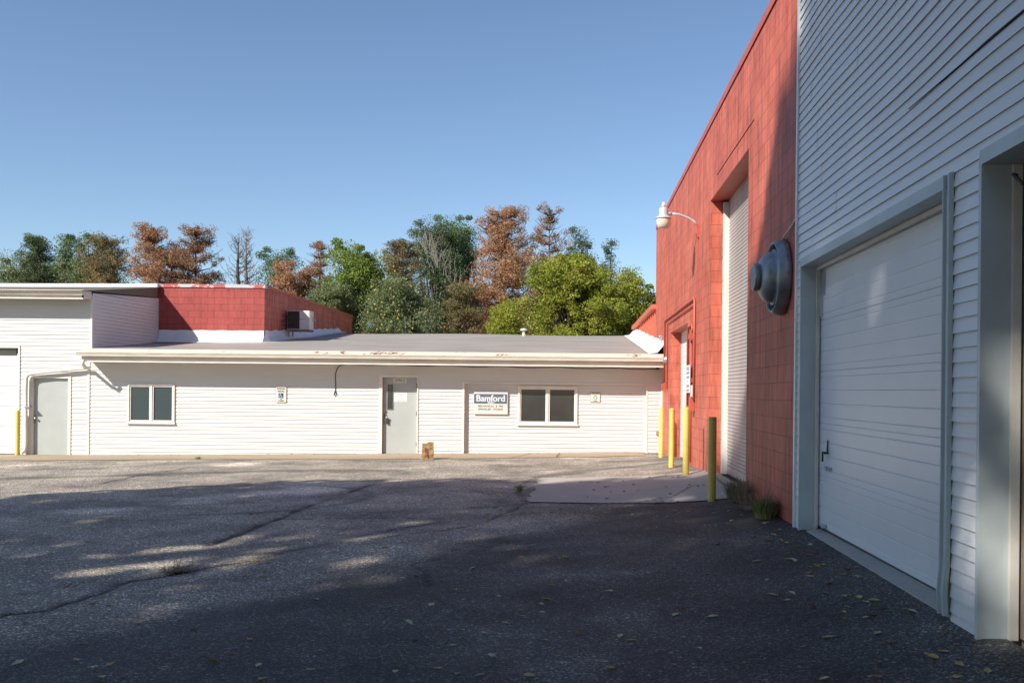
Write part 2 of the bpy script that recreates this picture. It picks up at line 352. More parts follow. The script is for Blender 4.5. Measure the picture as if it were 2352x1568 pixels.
def grid(name, xs, ys, zf, mat, attrs=None):
    X, Y = np.meshgrid(xs, ys); Z = zf(X, Y); nx, ny = len(xs), len(ys)
    V = np.stack([X.ravel(), Y.ravel(), Z.ravel()], 1)
    i = (np.arange(ny - 1)[:, None] * nx + np.arange(nx - 1)[None]).ravel()
    o = np_mesh(name, V, np.stack([i, i + 1, i + nx + 1, i + nx], 1), mat, smooth=True)
    for k, a in (attrs or {}).items():
        at_ = o.data.attributes.new(k, 'FLOAT', 'POINT'); at_.data.foreach_set('value', a(X, Y).ravel().astype(np.float32))
    return o

def text_mesh(body, size, org, right, up, mat, name, parent, bold=0.0, sx=1.0, align='CENTER', depth=0.002, label=None):
    cu = bpy.data.curves.new(name, 'FONT'); cu.body = body; cu.size = size; cu.align_x = align; cu.offset = bold; cu.extrude = depth
    to = bpy.data.objects.new(name, cu); C.objects.link(to); bpy.context.view_layer.update()
    me = bpy.data.meshes.new_from_object(to.evaluated_get(bpy.context.evaluated_depsgraph_get()))
    bpy.data.objects.remove(to); bpy.data.curves.remove(cu)
    right = Vector(right).normalized(); up = Vector(up).normalized(); nn = right.cross(up)
    mt = Matrix(((right.x * sx, up.x, nn.x, org[0]), (right.y * sx, up.y, nn.y, org[1]), (right.z * sx, up.z, nn.z, org[2]), (0, 0, 0, 1)))
    me.transform(mt); me.materials.clear(); me.materials.append(mat); me.name = name
    o = bpy.data.objects.new(name, me); C.objects.link(o); o.parent = parent
    return o

# lap siding: origin O, unit axis A along the wall, outward normal Nn; local s along A, z world height
def siding(mb, O, A, Nn, s0, s1, z0, z1, holes=(), expo=0.0985, lip=0.016, panel=3.66, seam_seed=0, topf=None, wob=0.0):
    A = Vector(A); Nn = Vector(Nn); O = Vector(O)
    rs = random.Random(seam_seed)
    def P(s, z, out):
        w = 0
        if wob:
            w = wob * (math.sin(s * 1.15 + z * 0.5) + 0.5 * math.sin(s * 2.3 - z * 1.3)) * min(1, max(0, (z - 3.1) / 0.8))
        p = O + A * s + Nn * (out + abs(w) * 0.3); return (p.x, p.y, z + w)
    nc = int(math.ceil((z1 - z0) / expo))
    off = 0
    for c in range(nc):
        za, zb = z0 + c * expo, min(z1, z0 + (c + 1) * expo)
        if c % 2 == 0: off = (off + panel * rs.uniform(0.25, 0.62)) % panel
        seams = [s0 + off + k * panel for k in range(-1, int((s1 - s0) / panel) + 2)]
        zs = sorted({za, zb} | {z for h in holes for z in (h[2], h[3]) if za < z < zb})
        for i in range(len(zs) - 1):
            a, b = zs[i], zs[i + 1]; mid = (a + b) / 2
            segs = [(s0, s1)]
            for h in holes:
                if h[2] < mid < h[3]:
                    ns = []
                    for q in segs:
                        if h[1] <= q[0] or h[0] >= q[1]: ns.append(q); continue
                        if h[0] > q[0]: ns.append((q[0], h[0]))
                        if h[1] < q[1]: ns.append((h[1], q[1]))
                    segs = ns
            for q0, q1 in segs:
                cuts = [q0] + sorted(x for x in seams if q0 + 0.05 < x < q1 - 0.05) + [q1]
                for j in range(len(cuts) - 1):
                    x0, x1 = cuts[j], cuts[j + 1]
                    pid = int(math.floor((0.5 * (x0 + x1) - s0 - off) / panel)) ; ex = 0.0022 * (pid % 2)
                    la = lip * (1 - (a - za) / expo) + ex; lb = lip * (1 - (b - za) / expo) + ex
                    kn = [x0] + ([q * 0.25 for q in range(int(x0 / 0.25) - 1, int(x1 / 0.25) + 2) if x0 + 1e-4 < q * 0.25 < x1 - 1e-4] if wob else []) + [x1]
                    for y0, y1 in zip(kn[:-1], kn[1:]):
                        mb.quad(P(y0, a, la), P(y1, a, la), P(y1, b, lb), P(y0, b, lb), 0)
                        if a == za: mb.quad(P(y0, a, 0.0), P(y1, a, 0.0), P(y1, a, la), P(y0, a, la), 1)
                    # panel end edges
                    mb.quad(P(x0, a, -0.004), P(x0, a, la), P(x0, b, lb), P(x0, b, -0.004), 1)
                    mb.quad(P(x1, a, -0.004), P(x1, a, la), P(x1, b, lb), P(x1, b, -0.004), 1)
    return mb

# ---------------------------------------------------------------- GROUND
gnd = MB(); gnd.quad((-900, -900, -0.6), (900, -900, -0.6), (900, 1500, -0.6), (-900, 1500, -0.6))
setp(gnd.build('ground', M['grass_ground']), kind='structure')

def polydist(X, Y, pts):
    d = np.full(X.shape, 1e9)
    for (x0, y0), (x1, y1) in zip(pts[:-1], pts[1:]):
        dx, dy = x1 - x0, y1 - y0; t = np.clip(((X - x0) * dx + (Y - y0) * dy) / (dx * dx + dy * dy + 1e-9), 0, 1)
        d = np.minimum(d, np.hypot(X - x0 - t * dx, Y - y0 - t * dy))
    return d
def jitter(pts, amp=0.05, n=5, seed=1):
    r = random.Random(seed); out = []
    for (x0, y0), (x1, y1) in zip(pts[:-1], pts[1:]):
        for k in range(n): t = k / n; out.append((x0 + (x1 - x0) * t + r.uniform(-amp, amp), y0 + (y1 - y0) * t + r.uniform(-amp, amp)))
    return out + [pts[-1]]
def GP(*l): return [onground(*p)[:2] for p in l]
cracks = [(GP((-60, 1425), (100, 1402), (200, 1370), (300, 1332), (380, 1322), (470, 1302), (560, 1290), (700, 1260), (860, 1226), (1010, 1196)), 0.022, 3),
          (GP((480, 1252), (600, 1205), (700, 1165), (790, 1133), (880, 1103)), 0.05, 4),
          (GP((1060, 1190), (880, 1188), (640, 1190)), 0.02, 5), (GP((860, 1238), (960, 1225), (1040, 1215), (1100, 1200), (1180, 1170), (1212, 1152)), 0.022, 6),
          (GP((930, 1302), (975, 1290), (1010, 1282), (1050, 1262)), 0.010, 7), (GP((962, 1300), (985, 1322), (990, 1345)), 0.010, 8),
          (GP((230, 1110), (330, 1090), (440, 1073), (540, 1062)), 0.03, 9), (GP((0, 1284), (60, 1282), (180, 1262), (330, 1250)), 0.012, 10),
          (GP((1208, 1150), (1190, 1128), (1196, 1112), (1225, 1098)), 0.07, 11), (GP((1080, 1122), (1130, 1135), (1200, 1140)), 0.02, 12)]
cracks = [(jitter(p, 0.035 if w < 0.04 else 0.02, 6, s), w, s) for p, w, s in cracks]
edge_pts = jitter([onground(1215, 1156)[:2], onground(1500, 1156)[:2], onground(1660, 1160)[:2]], 0.05, 10, 21)
def a_crack(X, Y):
    d = np.zeros(X.shape)
    br_ = fbm(X, Y, 0.35, 41)
    for p, w, s in cracks: d = np.maximum(d, (1 - sstep(w * 0.3, w * 1.3 + 0.006, polydist(X, Y, p) + (br_ - 0.5) * w * 2.4)) * (0.45 + 0.55 * sstep(0.35, 0.6, fbm(X, Y, 1.1, 43))))
    # ravelled, darker band either side of the long cracks
    for p, w, s in cracks[:2]: d = np.maximum(d, 0.32 * (1 - sstep(0.0, 0.22, polydist(X, Y, p) + (br_ - 0.5) * 0.3)))
    d = np.maximum(d, 0.55 * (1 - sstep(0.02, 0.08, polydist(X, Y, edge_pts) + (fbm(X, Y, 0.3, 31) - 0.5) * 0.12)))
    return d
def vnoise(X, Y, s, seed=0):
    r = np.random.default_rng(seed); G = r.random((128, 128)); x = X / s + 40; y = Y / s + 40
    xi = np.floor(x).astype(int); yi = np.floor(y).astype(int); fx = x - xi; fy = y - yi; fx = fx * fx * (3 - 2 * fx); fy = fy * fy * (3 - 2 * fy)
    q = lambda i, j: G[i % 128, j % 128]
    return (q(xi, yi) * (1 - fx) + q(xi + 1, yi) * fx) * (1 - fy) + (q(xi, yi + 1) * (1 - fx) + q(xi + 1, yi + 1) * fx) * fy
def fbm(X, Y, s, seed=0): return sum(vnoise(X, Y, s / 2 ** k, seed + k) / 2 ** k for k in range(4)) / 1.875
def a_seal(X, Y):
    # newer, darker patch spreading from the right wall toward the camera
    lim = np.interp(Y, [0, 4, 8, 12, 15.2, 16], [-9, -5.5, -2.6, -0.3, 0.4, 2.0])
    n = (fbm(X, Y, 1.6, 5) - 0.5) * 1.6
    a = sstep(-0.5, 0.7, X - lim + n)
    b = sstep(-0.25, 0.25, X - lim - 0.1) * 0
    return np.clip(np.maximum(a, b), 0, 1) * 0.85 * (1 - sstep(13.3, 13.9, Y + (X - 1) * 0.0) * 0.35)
def a_worn(X, Y):
    w = sstep(0.60, 0.74, fbm(X, Y, 2.2, 11))
    for (px, py, r) in ((1180, 1470, 1.0), (1330, 1540, 0.8), (2250, 1545, 0.5), (1500, 1420, 0.9), (430, 1300, 1.1)):
        x, y, _ = onground(px, py); w = np.maximum(w, (1 - sstep(0.2 * r, r, np.hypot(X - x, (Y - y) * 1.2))) * sstep(0.35, 0.6, fbm(X, Y, 0.5, 3)))
    return np.clip(w, 0, 1) * 0.8 * (1 - 0.85 * sstep(0.2, 1.4, X + (Y < 5) * 0))
def a_stain(X, Y):
    s = np.zeros(X.shape)
    for pts, w, k in ((GP((-40, 1100), (200, 1094), (420, 1088), (640, 1080), (900, 1080)), 0.45, 0.55), (GP((1230, 1095), (1400, 1075), (1530, 1062)), 0.35, 0.55),
                      (GP((1060, 1190), (1200, 1180), (1300, 1165)), 0.8, 0.45), (GP((1650, 1175), (1780, 1200)), 0.5, 0.6)):
        s = np.maximum(s, k * (1 - sstep(w * 0.2, w, polydist(X, Y, pts) + (fbm(X, Y, 0.8, 9) - 0.5) * w * 1.2)))
    # curved tyre marks
    for cx, cy, r in ((-5.3, 15.0, 2.1), (-1.6, 15.2, 1.35)):
        x, y, _ = (cx, cy, 0); rr = np.hypot(X - x, Y - y); s = np.maximum(s, 0.45 * (1 - sstep(0.03, 0.16, np.abs(rr - r))) * (X > cx + 0.1))
    return s
def zg(X, Y):
    bumpy = (fbm(X, Y, 1.4, 21) - 0.5) * 0.035
    z = g(X, Y) + bumpy * sstep(0.0, 1.5, XW - X) * (1 - sstep(21, 23, Y))
    for p, w, s in cracks: z = z - 0.012 * (1 - sstep(0, w * 2.2, polydist(X, Y, p)))
    return z
xs = np.concatenate([np.arange(-60, -16, 2.0), np.arange(-16, -9, 0.12), np.arange(-9, 2.60, 0.045)])
ys = np.concatenate([np.arange(-40, 3, 1.5), np.arange(3, 10, 0.035), np.arange(10, 18.5, 0.06), np.arange(18.5, 25.75, 0.12)])
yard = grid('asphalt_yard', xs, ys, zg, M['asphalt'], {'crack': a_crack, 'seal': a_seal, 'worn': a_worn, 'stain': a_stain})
setp(yard, kind='structure')
yd2 = MB(); yd2.box(2.3, 14, -40, 45, -0.8, -0.02); yd2.box(-40, 2.3, 25.80, 45, -0.8, -0.20)
setp(yd2.build('foundation_slab', M['pad']), kind='structure')

# sidewalk strip along the office front
def yedge(x): return 23.6 + 0.12 * np.sin(np.asarray(x) * 0.5) + np.interp(x, [-20, -5, 2.4], [-0.1, 0, 0.55])
walk_j = [[(-1.05, 25.5), (-1.55, 23.5)], [(onground(1283, 1050)[0], 25.5), (onground(1283, 1050)[0] - 0.05, 23.5)]]
def walk_crack(X, Y):
    d = np.zeros(X.shape)
    for p in walk_j: d = np.maximum(d, 1 - sstep(0.012, 0.03, polydist(X, Y, p)))
    return d
wx = np.arange(-18, 1.9, 0.04); wt = np.linspace(0, 1, 26)
Xg, Tg = np.meshgrid(wx, wt); Yg = yedge(Xg) + (25.72 - yedge(Xg)) * Tg; Zg = g(Xg, Yg) + 0.010
Yg[0] += (fbm(Xg[0:1], Xg[0:1] * 0, 0.25, 2)[0] - 0.5) * 0.12
idx = (np.arange(25)[:, None] * len(wx) + np.arange(len(wx) - 1)[None]).ravel()
wk = np_mesh('sidewalk', np.stack([Xg.ravel(), Yg.ravel(), Zg.ravel()], 1), np.stack([idx, idx + 1, idx + len(wx) + 1, idx + len(wx)], 1), M['walk'], smooth=True)
wk.data.attributes.new('crack', 'FLOAT', 'POINT').data.foreach_set('value', walk_crack(Xg, Yg).ravel().astype(np.float32)); setp(wk, kind='structure')

# concrete pad by the roller door
pa, pb, pc, pd_ = onground(1208, 1154), onground(1243, 1098), onground(1640, 1090), onground(1665, 1158)
n1, n2 = 90, 40
S, T = np.meshgrid(np.linspace(0, 1, n1), np.linspace(0, 1, n2))
wallx = 2.60
LX = pa[0] + (pb[0] - pa[0]) * T; LY = pa[1] + (pb[1] - pa[1]) * T; RY = 13.15 + (17.6 - 13.15) * T
PX = LX + (wallx - LX) * S; PY = LY + (RY - LY) * (S ** 1.3)
PX[:, 0] += (rng.random(n2) - 0.5) * 0.10; PY[0, :] += (rng.random(n1) - 0.5) * 0.05; PY[-1, :] += (rng.random(n1) - 0.5) * 0.05
PZ = g(PX, PY) + 0.014
pj = [[onground(1640, 1096)[:2], onground(1716, 1152)[:2]]]
pj2 = jitter([(1.0, 13.9), (1.5, 14.4), (2.0, 15.5)], 0.06, 5, 3)
idx = (np.arange(n2 - 1)[:, None] * n1 + np.arange(n1 - 1)[None]).ravel()
pad = np_mesh('concrete_pad', np.stack([PX.ravel(), PY.ravel(), PZ.ravel()], 1), np.stack([idx, idx + 1, idx + n1 + 1, idx + n1], 1), M['pad'], smooth=True)
cr = np.maximum(0.9 - 0.9 * sstep(0.006, 0.03, polydist(PX, PY, pj[0])), 0.7 * (1 - sstep(0.01, 0.04, polydist(PX, PY, pj2))))
pad.data.attributes.new('crack', 'FLOAT', 'POINT').data.foreach_set('value', cr.ravel().astype(np.float32)); setp(pad, kind='structure')
# garage threshold slab
th = MB(); th.hexa([(2.44, 9.95, 0.1), (2.42, 6.15, 0.1), (2.66, 6.05, 0.1), (2.66, 9.95, 0.1), (2.445, 9.95, 0.287), (2.43, 6.15, 0.287), (2.66, 6.05, 0.325), (2.66, 9.95, 0.305)])
setp(th.build('threshold_slab', M['pad'], bev=0.01), kind='structure')

# ---------------------------------------------------------------- OFFICE WING
office = thing('office_wing', 'long low white siding office wing with a grey low-slope roof', 'building', (0, 0, 0))
XL = at(207, 900, YF)[0]; XR = XW
ztop = 2.62
def rect(px0, py0, px1, py1, Y=YF):
    a = at(px0, py0, Y); b = at(px1, py1, Y); return (a[0], b[0], b[2], a[2])     # x0,x1,z0,z1
RC = 0.11  # recess of the infilled garage opening
door_r = rect(871, 861, 960, 1046); inf_r = rect(1067, 880, 1483, 1044)
winL = rect(295, 881, 402, 972); 
mb = MB(); base_z = -0.11
holes = [(door_r[0], door_r[1], -1, door_r[3]), (inf_r[0], inf_r[1], -1, inf_r[3]), (winL[0] + .03, winL[1] - .03, winL[2] + .03, winL[3] - .03)]
siding(mb, (0, YF, 0), (1, 0, 0), (0, -1, 0), XL, XR - 0.003, base_z, ztop + 0.05, holes, seam_seed=3)
mb.build('wall', [M['siding'], M['lap']], office)
mb = MB(); mb.box(XL, XR - .01, YF + 0.14, YF + 0.3, -0.3, 2.55); mb.box(XL + 0.02, inf_r[0] + 0.3, YF + 0.001 + 0.01, YF + 0.13, -0.3, base_z + 0.02)
mb.build('backing_wall', M['black_gap'], office)
# infilled garage opening
mb = MB(); winR = rect(1190, 886, 1326, 976, YF + RC)
siding(mb, (0, YF + RC, 0), (1, 0, 0), (0, -1, 0), inf_r[0], inf_r[1], at(1100, 1040, YF + RC)[2] - 0.03, inf_r[3],
       [(winR[0] + .03, winR[1] - .03, winR[2] + .03, winR[3] - .03)], seam_seed=8)
mb.build('infill_panel', [M['siding'], M['lap']], office)
mb = MB(); x0, x1, z0, z1 = inf_r
mb.box(x0 - 0.055, x0, YF - 0.022, YF + RC + 0.01, -0.15, z1 + 0.03, 0); mb.box(x1, x1 + 0.04, YF - 0.022, YF + RC + .01, -0.1, z1 + 0.03, 0)
mb.box(x0, x1, YF - 0.022, YF + RC + .01, z1, z1 + 0.03, 0)
mb.build('opening_trim', M['trim'], office)
mb = MB(); mb.box(XL - 0.06, XL + 0.0, YF - 0.03, YF + 0.02, -0.2, 2.45); mb.build('corner_trim', M['trim'], office); mb = MB(); mb.box(XR - 0.05, XR - 0.004, YF - 0.03, YF + 0.01, 0, 2.5)
mb.build('corner_trim', M['trim'], office)

def window(parent, r, Y, glassmat, fr=0.045, mull=0.045, sill=True):
    x0, x1, z0, z1 = r; xm = (x0 + x1) / 2
    w = MB(); y0, y1 = Y - 0.045, Y + 0.05
    w.box(x0, x0 + fr, y0, y1, z0, z1); w.box(x1 - fr, x1, y0, y1, z0, z1)
    w.box(x0 + fr, x1 - fr, y0, y1, z1 - fr, z1); w.box(x0 + fr, x1 - fr, y0, y1, z0, z0 + fr)
    w.box(xm - mull / 2, xm + mull / 2, y0 + .005, y1, z0 + fr, z1 - fr)
    wf = w.build('window', M['trim'], parent, bev=0.004)
    if sill:
        s_ = MB(); s_.box(x0 - 0.02, x1 + 0.02, y0 - 0.02, y0 + 0.03, z0 - 0.022, z0 + 0.014); s_.build('sill', M['trim'], wf, bev=0.003)
    for a, b in ((x0 + fr, xm - mull / 2), (xm + mull / 2, x1 - fr)):
        s_ = MB(); k = 0.035; ya, yb = Y - 0.022, Y + 0.02
        s_.box(a, a + k, ya, yb, z0 + fr, z1 - fr); s_.box(b - k, b, ya, yb, z0 + fr, z1 - fr)
        s_.box(a + k, b - k, ya, yb, z0 + fr, z0 + fr + k); s_.box(a + k, b - k, ya, yb, z1 - fr - k, z1 - fr)
        s_.build('sash', M['trim'], wf, bev=0.003)
        p = MB(); p.box(a + k, b - k, Y + 0.004, Y + 0.012, z0 + fr + k, z1 - fr - k)
        p.build('pane', glassmat, wf)
def blinds_mat():
    m, t, b = nodes('glass_over_blinds'); v = coords(t)
    w = N(t, 'ShaderNodeTexWave', bands_direction='Z', wave_type='BANDS'); w.inputs['Scale'].default_value = 6.2; t.links.new(v, w.inputs['Vector'])
    r = ramp(t, [(0.2, (0.03, 0.05, 0.055)), (0.7, (0.065, 0.09, 0.09))]); t.links.new(w.outputs['Fac'], r.inputs[0])
    t.links.new(r.outputs[0], b.inputs['Base Color']); b.inputs['Roughness'].default_value = 0.12; return m
M['glassblind'] = blinds_mat()
window(office, winL, YF, M['glassblind'])
window(office, winR, YF + RC, M['glass'], fr=0.055, mull=0.05)

def door(parent, outer, leaf, Y, rec, handle='plain', hinge_x='R', frame_mat=None):
    x0, x1, z0, z1 = outer; a, b, c, d = leaf
    f = MB(); f.box(x0, a, Y - 0.03, Y + rec, z0, z1); f.box(b, x1, Y - 0.03, Y + rec, z0, z1); f.box(a, b, Y - 0.03, Y + rec, d, z1)
    fo = f.build('door_frame', frame_mat or M['trim'], parent, bev=0.003)
    l = MB(); l.box(a + 0.004, b - 0.004, Y + rec - 0.012, Y + rec + 0.03, c + 0.01, d - 0.004)
    lo = l.build('door', M['door_grey'], parent, bev=0.002)
    h = MB()
    for t in (0.10, 0.47, 0.87):
        zz = c + (d - c) * (1 - t); h = MB(); h.box(b - 0.03, b - 0.006, Y + rec - 0.03, Y + rec - 0.0125, zz - 0.055, zz + 0.055)
        h.build('hinge', M['dark'], lo)
    s = MB(); s.box(a + 0.0, b, Y + rec - 0.05, Y + rec + 0.02, c - 0.02, c + 0.006); s.build('threshold', M['galv'], parent)
    return lo, (a, b, c, d, Y + rec - 0.012)
leafO = rect(879, 866, 957, 1043)
lo, (a, b, c, d, yd) = door(office, door_r, leafO, YF, 0.085)
mb = MB(); mb.box(a - .007, a + 0.0045, YF - 0.0, YF + 0.07, c, d); mb.build('jamb_shade', M['frame_brown'], office)  # brown strip paints the shade on the left door jamb
# office door details
r = rect(889, 881, 904, 941, yd); v_ = MB(); k = 0.018
v_.box(r[0], r[1], yd - 0.012, yd - 0.001, r[2], r[3]); vf = v_.build('vision_frame', M['galv'], lo)
v_ = MB(); v_.box(r[0] + k, r[1] - k, yd - 0.016, yd - 0.0125, r[2] + k, r[3] - k); v_.build('vision_pane', M['glass'], lo)
r = rect(884, 950, 888, 972, yd); hb = MB(); hb.box(r[0] - .02, r[1], yd - 0.016, yd - .001, r[2], r[3]); cz_ = (r[2] + r[3]) / 2 + 0.03; cx_ = r[1] + 0.0
hb.tube([(cx_, yd - 0.005, cz_), (cx_, yd - 0.06, cz_)], 0.012, 10); hb.tube([(cx_ - .005, yd - 0.06, cz_), (cx_ + 0.04, yd - 0.075, cz_ + .005)], [0.028, 0.024], 12)
hb.build('door_handle', M['galv'], lo, smooth=True)
hb = MB(); hb.box(cx_ - 0.0, cx_ + 0.055, yd - 0.055, yd - 0.012, cz_ - 0.17, cz_ - 0.045); hb.tube([(cx_ + .01, yd - .035, cz_ - .05), (cx_ + .012, yd - .035, cz_ + .0), (cx_ + .04, yd - .035, cz_ + .0), (cx_ + .045, yd - .035, cz_ - .05)], 0.006, 6)
hb.build('key_box', M['dark'], lo, bev=0.006)
rl = rect(886, 944, 890, 948, yd); hb = MB(); hb.box(rl[0], rl[1], yd - 0.006, yd - .001, rl[2], rl[3]); hb.build('red_label', M['red_small'], lo)
# door signs
so = thing('office_sign', 'small pale OFFICE plate at the top of the grey office door', 'sign', (0, 0, 0))
r = rect(903.5, 868, 933.5, 879, yd); s_ = MB(); s_.box(r[0], r[1], yd - 0.006, yd - 0.001, r[2], r[3]); s_.build('plate', M['white_sign'], so)
text_mesh('OFFICE', 0.105, ((r[0] + r[1]) / 2, yd - 0.008, r[2] + 0.028), (1, 0, 0), (0, 0, 1), M['ink'], 'lettering', so, bold=0.0, sx=0.85)
ws = thing('notice', 'white paper notice with faded grey words on the office door', 'notice', (0, 0, 0))
r = rect(905, 902, 935, 923, yd); s_ = MB(); s_.box(r[0], r[1], yd - 0.004, yd - 0.001, r[2], r[3]); s_.build('sheet', M['paper'], ws)
for i, w in enumerate(('Watch', 'Step', 'Down')):
    text_mesh(w, 0.085, ((r[0] + r[1]) / 2, yd - 0.006, r[3] - 0.072 - i * 0.077), (1, 0, 0), (0, 0, 1), M['ink_grey'], 'lettering', ws, bold=0.001)

# eave, gutter, roof
YE = 24.98
eL = at(183, 820, YE)[0]; zt = at(1314, 812, YE)[2]
RSL = (3.90 - zt) / (37.5 - YE)
mb = MB(); nx = 60
for i in range(nx):
    xa = eL + 0.04 + (XR - eL - .04) * i / nx; xb = eL + 0.04 + (XR - eL - .04) * (i + 1) / nx
    for j in range(12):
        ya = YE + (37.5 - YE) * j / 12; yb = YE + (37.5 - YE) * (j + 1) / 12
        zz = lambda x, y: zt + (y - YE) * RSL + 0.02 * math.sin(x * 0.8 + y * 0.3) * min(1, (y - YE) * 0.5)
        mb.quad((xa, ya, zz(xa, ya)), (xb, ya, zz(xb, ya)), (xb, yb, zz(xb, yb)), (xa, yb, zz(xa, yb)))
ro = mb.build('roof', M['roof'], office, smooth=True)
mb = MB(); mb.quad((eL, 37.5, 3.88), (XR, 37.5, 3.88), (XR, 50, 2.4), (eL, 50, 2.4)); mb.build('rear_slope', M['roof'], office)
mb = MB(); mb.box(eL + .04, XR - .01, YE - 0.012, YE + 0.02, zt - 0.085, zt + 0.012); mb.build('drip_edge', M['rust_edge'], office)
def gutter(parent, x0, x1, Y, z, h=0.11, d=0.11):
    """K-style gutter with its top at z, back at Y"""
    p = [(0, 0), (-d, 0.0), (-d, -0.022), (-d + 0.012, -0.03), (-d + 0.03, -h * 0.75), (-d + 0.035, -h), (0, -h)]
    m_ = MB(); n = len(p)
    vs = [(x0, Y + a, z + b) for a, b in p] + [(x1, Y + a, z + b) for a, b in p]
    m_.add(vs, [(i, (i + 1) % n, n + (i + 1) % n, n + i) for i in range(1, n)] + [tuple(range(n)), tuple(range(2 * n - 1, n - 1, -1))])
    return m_.build('gutter', M['fascia'], parent)
gt = gutter(office, eL - 0.05, XR - 0.01, YE - 0.013, zt - 0.075)
mb = MB(); mb.box(eL + .04, XR - .01, YE + 0.021, YE + 0.045, zt - 0.30, zt - 0.02); mb.build('fascia_board', M['fascia'], office)
mb = MB(); mb.box(eL + .04, XR - .01, YE - 0.01, YE + 0.06, zt - 0.335, zt - 0.302); mb.build('fascia_lip', M['trim'], office)
mb = MB(); mb.box(eL + .04, XR - .01, YE + 0.062, YF + 0.13, zt - 0.325, zt - 0.306); mb.build('soffit', M['siding'], office)
mb = MB(); mb.box(eL + .04, eL + 0.06, YE + 0.046, YF + 0.0, zt - 0.30, zt - 0.01); mb.build('eave_end', M['siding'], office)
# wavy membrane turned up the red wall
mb = MB(); n = 40; prev = None
for i in range(n + 1):
    y = YE + 0.05 + (37.4 - YE) * i / n; zr = zt + (y - YE) * RSL; o_ = 0.008 * math.sin(i * 1.9)
    row = [(XR - 0.42 + o_, y, zr + 0.014), (XR - 0.20 + o_ * .5, y, zr + 0.045), (XR - 0.05, y, zr + 0.22 + 0.012 * math.sin(i * 2.3)), (XR - 0.006, y, zr + 0.33 + 0.015 * math.sin(i * 1.1))]
    if prev:
        for k in range(3): mb.quad(prev[k], prev[k + 1], row[k + 1], row[k])
    prev = row
mb.build('wall_flashing', M['flash'], office, smooth=True)
# small roof vent pipe
vx = at(1203, 770, 36.5); mb = MB(); mb.lathe([(0.0, 0.2), (0.05, .2), (.055, .24), (.13, .25), (.14, .29), (.10, .33), (0, .34)], 16, 'Z', (vx[0], vx[1], 3.75)); mb.tube([(vx[0], vx[1], 3.6), (vx[0], vx[1], 3.97)], 0.05, 12)
mb.build('roof_vent', M['trim'], office, smooth=True)

# ---------------------------------------------------------------- RED BLOCK BUILDING BEHIND
YR = 29.3
rear = thing('red_block_building', 'dark red painted block building rising behind the office roof', 'building', (0, 0, 0))
xa, xb = at(364, 700, YR)[0], at(607, 700, YR)[0]; zr_t = 4.86
mb = MB(); mb.box(xa - 2.5, xb, YR, 41.0, 0, zr_t - 0.09, 0)
mb.build('front_wall', [M['block_x']], rear)
# side wall as thin skin with its own coursing
mb = MB(); mb.box(xb + 0.001, xb + 0.006, YR, 41.0, 2.6, zr_t - 0.09); mb.build('side_wall', M['block_y'], rear)
mb = MB(); mb.box(xa - 0.0, xb + 0.03, YR - 0.03, YR + 0.2, zr_t - 0.09, zr_t + 0.012); mb.build('front_coping', M['peel'], rear)
mb = MB(); mb.box(xb - 0.2, xb + 0.03, YR + 0.201, 41.03, zr_t - 0.09, zr_t + 0.01); mb.build('side_coping', M['red_pipe'], rear)
zf0 = zt + (YR - YE) * RSL
mb = MB(); rows = []; n = 26
for i in range(n + 1):
    x = xa + 0.02 + (xb - xa - 0.02) * i / n; w = 0.015 * math.sin(i * 1.3)
    rows.append([(x, YR - 0.42 + w, zf0 - 0.035), (x, YR - 0.16, zf0 + 0.01), (x, YR - 0.04, zf0 + 0.14 + w * .5), (x, YR - 0.008, zf0 + 0.36 + 0.4 * w)])
for i in range(1, 40):
    y = YR + (38.5 - YR) * i / 39; zr = zt + (y - YE) * RSL; w = 0.02 * math.sin(i * 1.7)
    rows.append([(xb + 0.42, y - 0.1, zr - 0.0), (xb + 0.16, y, zr + 0.03), (xb + 0.05, y, zr + 0.16 + w), (xb + 0.012, y, zr + 0.36 - 0.018 * i * 0.3 + w)])
for p, q in zip(rows[:-1], rows[1:]):
    for k in range(3): mb.quad(p[k], q[k], q[k + 1], p[k + 1])
mb.build('base_flashing', M['flash'], rear, smooth=True)
v_ = at(495, 650, 31.5); mb = MB(); mb.tube([(v_[0], 31.5, 4.6), (v_[0], 31.5, 5.0)], 0.07, 12); mb.lathe([(0, 0.12), (0.1, .11), (.17, .06), (.19, 0.0), (.17, -.02), (0, -.02)], 18, 'Z', (v_[0], 31.5, 4.98))
mb.build('roof_vent', M['galv'], rear, smooth=True)

# AC unit on bracket
ac = thing('air_conditioner', 'old white air conditioner unit on a bracket on the red rear wall', 'air conditioner', (0, 0, 0))
r = rect(656, 713, 711, 757, 31.4); Yc = 31.4
mb = MB(); mb.box(r[0] + 0.05, r[1], Yc, Yc + 0.5, r[2], r[3]); mb.build('casing', M['trim'], ac, bev=0.02)
gm = MB(); gx1 = at(688, 735, Yc)[0]; gm.box(r[0] + 0.07, gx1, Yc - 0.012, Yc - 0.002, r[2] + 0.03, r[3] - 0.02)
for i in range(9):
    zz = r[2] + 0.06 + i * (r[3] - r[2] - 0.1) / 9; gm.box(r[0] + 0.07, gx1, Yc - 0.02, Yc - 0.013, zz, zz + 0.012)
gm.build('coil_grille', M['dark'], ac)
mb = MB(); mb.box(xb + .01, r[1] + 0.02, Yc + 0.02, Yc + 0.06, r[2] - 0.05, r[2] - 0.003); mb.box(xb + .01, r[1] + 0.02, Yc + 0.42, Yc + 0.46, r[2] - 0.05, r[2] - 0.003)
mb.box(xb + 0.1, xb + 0.14, Yc + 0.02, Yc + 0.06, r[2] - 0.22, r[2] - 0.051); mb.box(xb + 0.24, xb + 0.28, Yc + 0.02, Yc + 0.06, r[2] - 0.22, r[2] - 0.051)
mb.build('bracket', M['frame_brown'], ac)
mb = MB(); rr = random.Random(4)
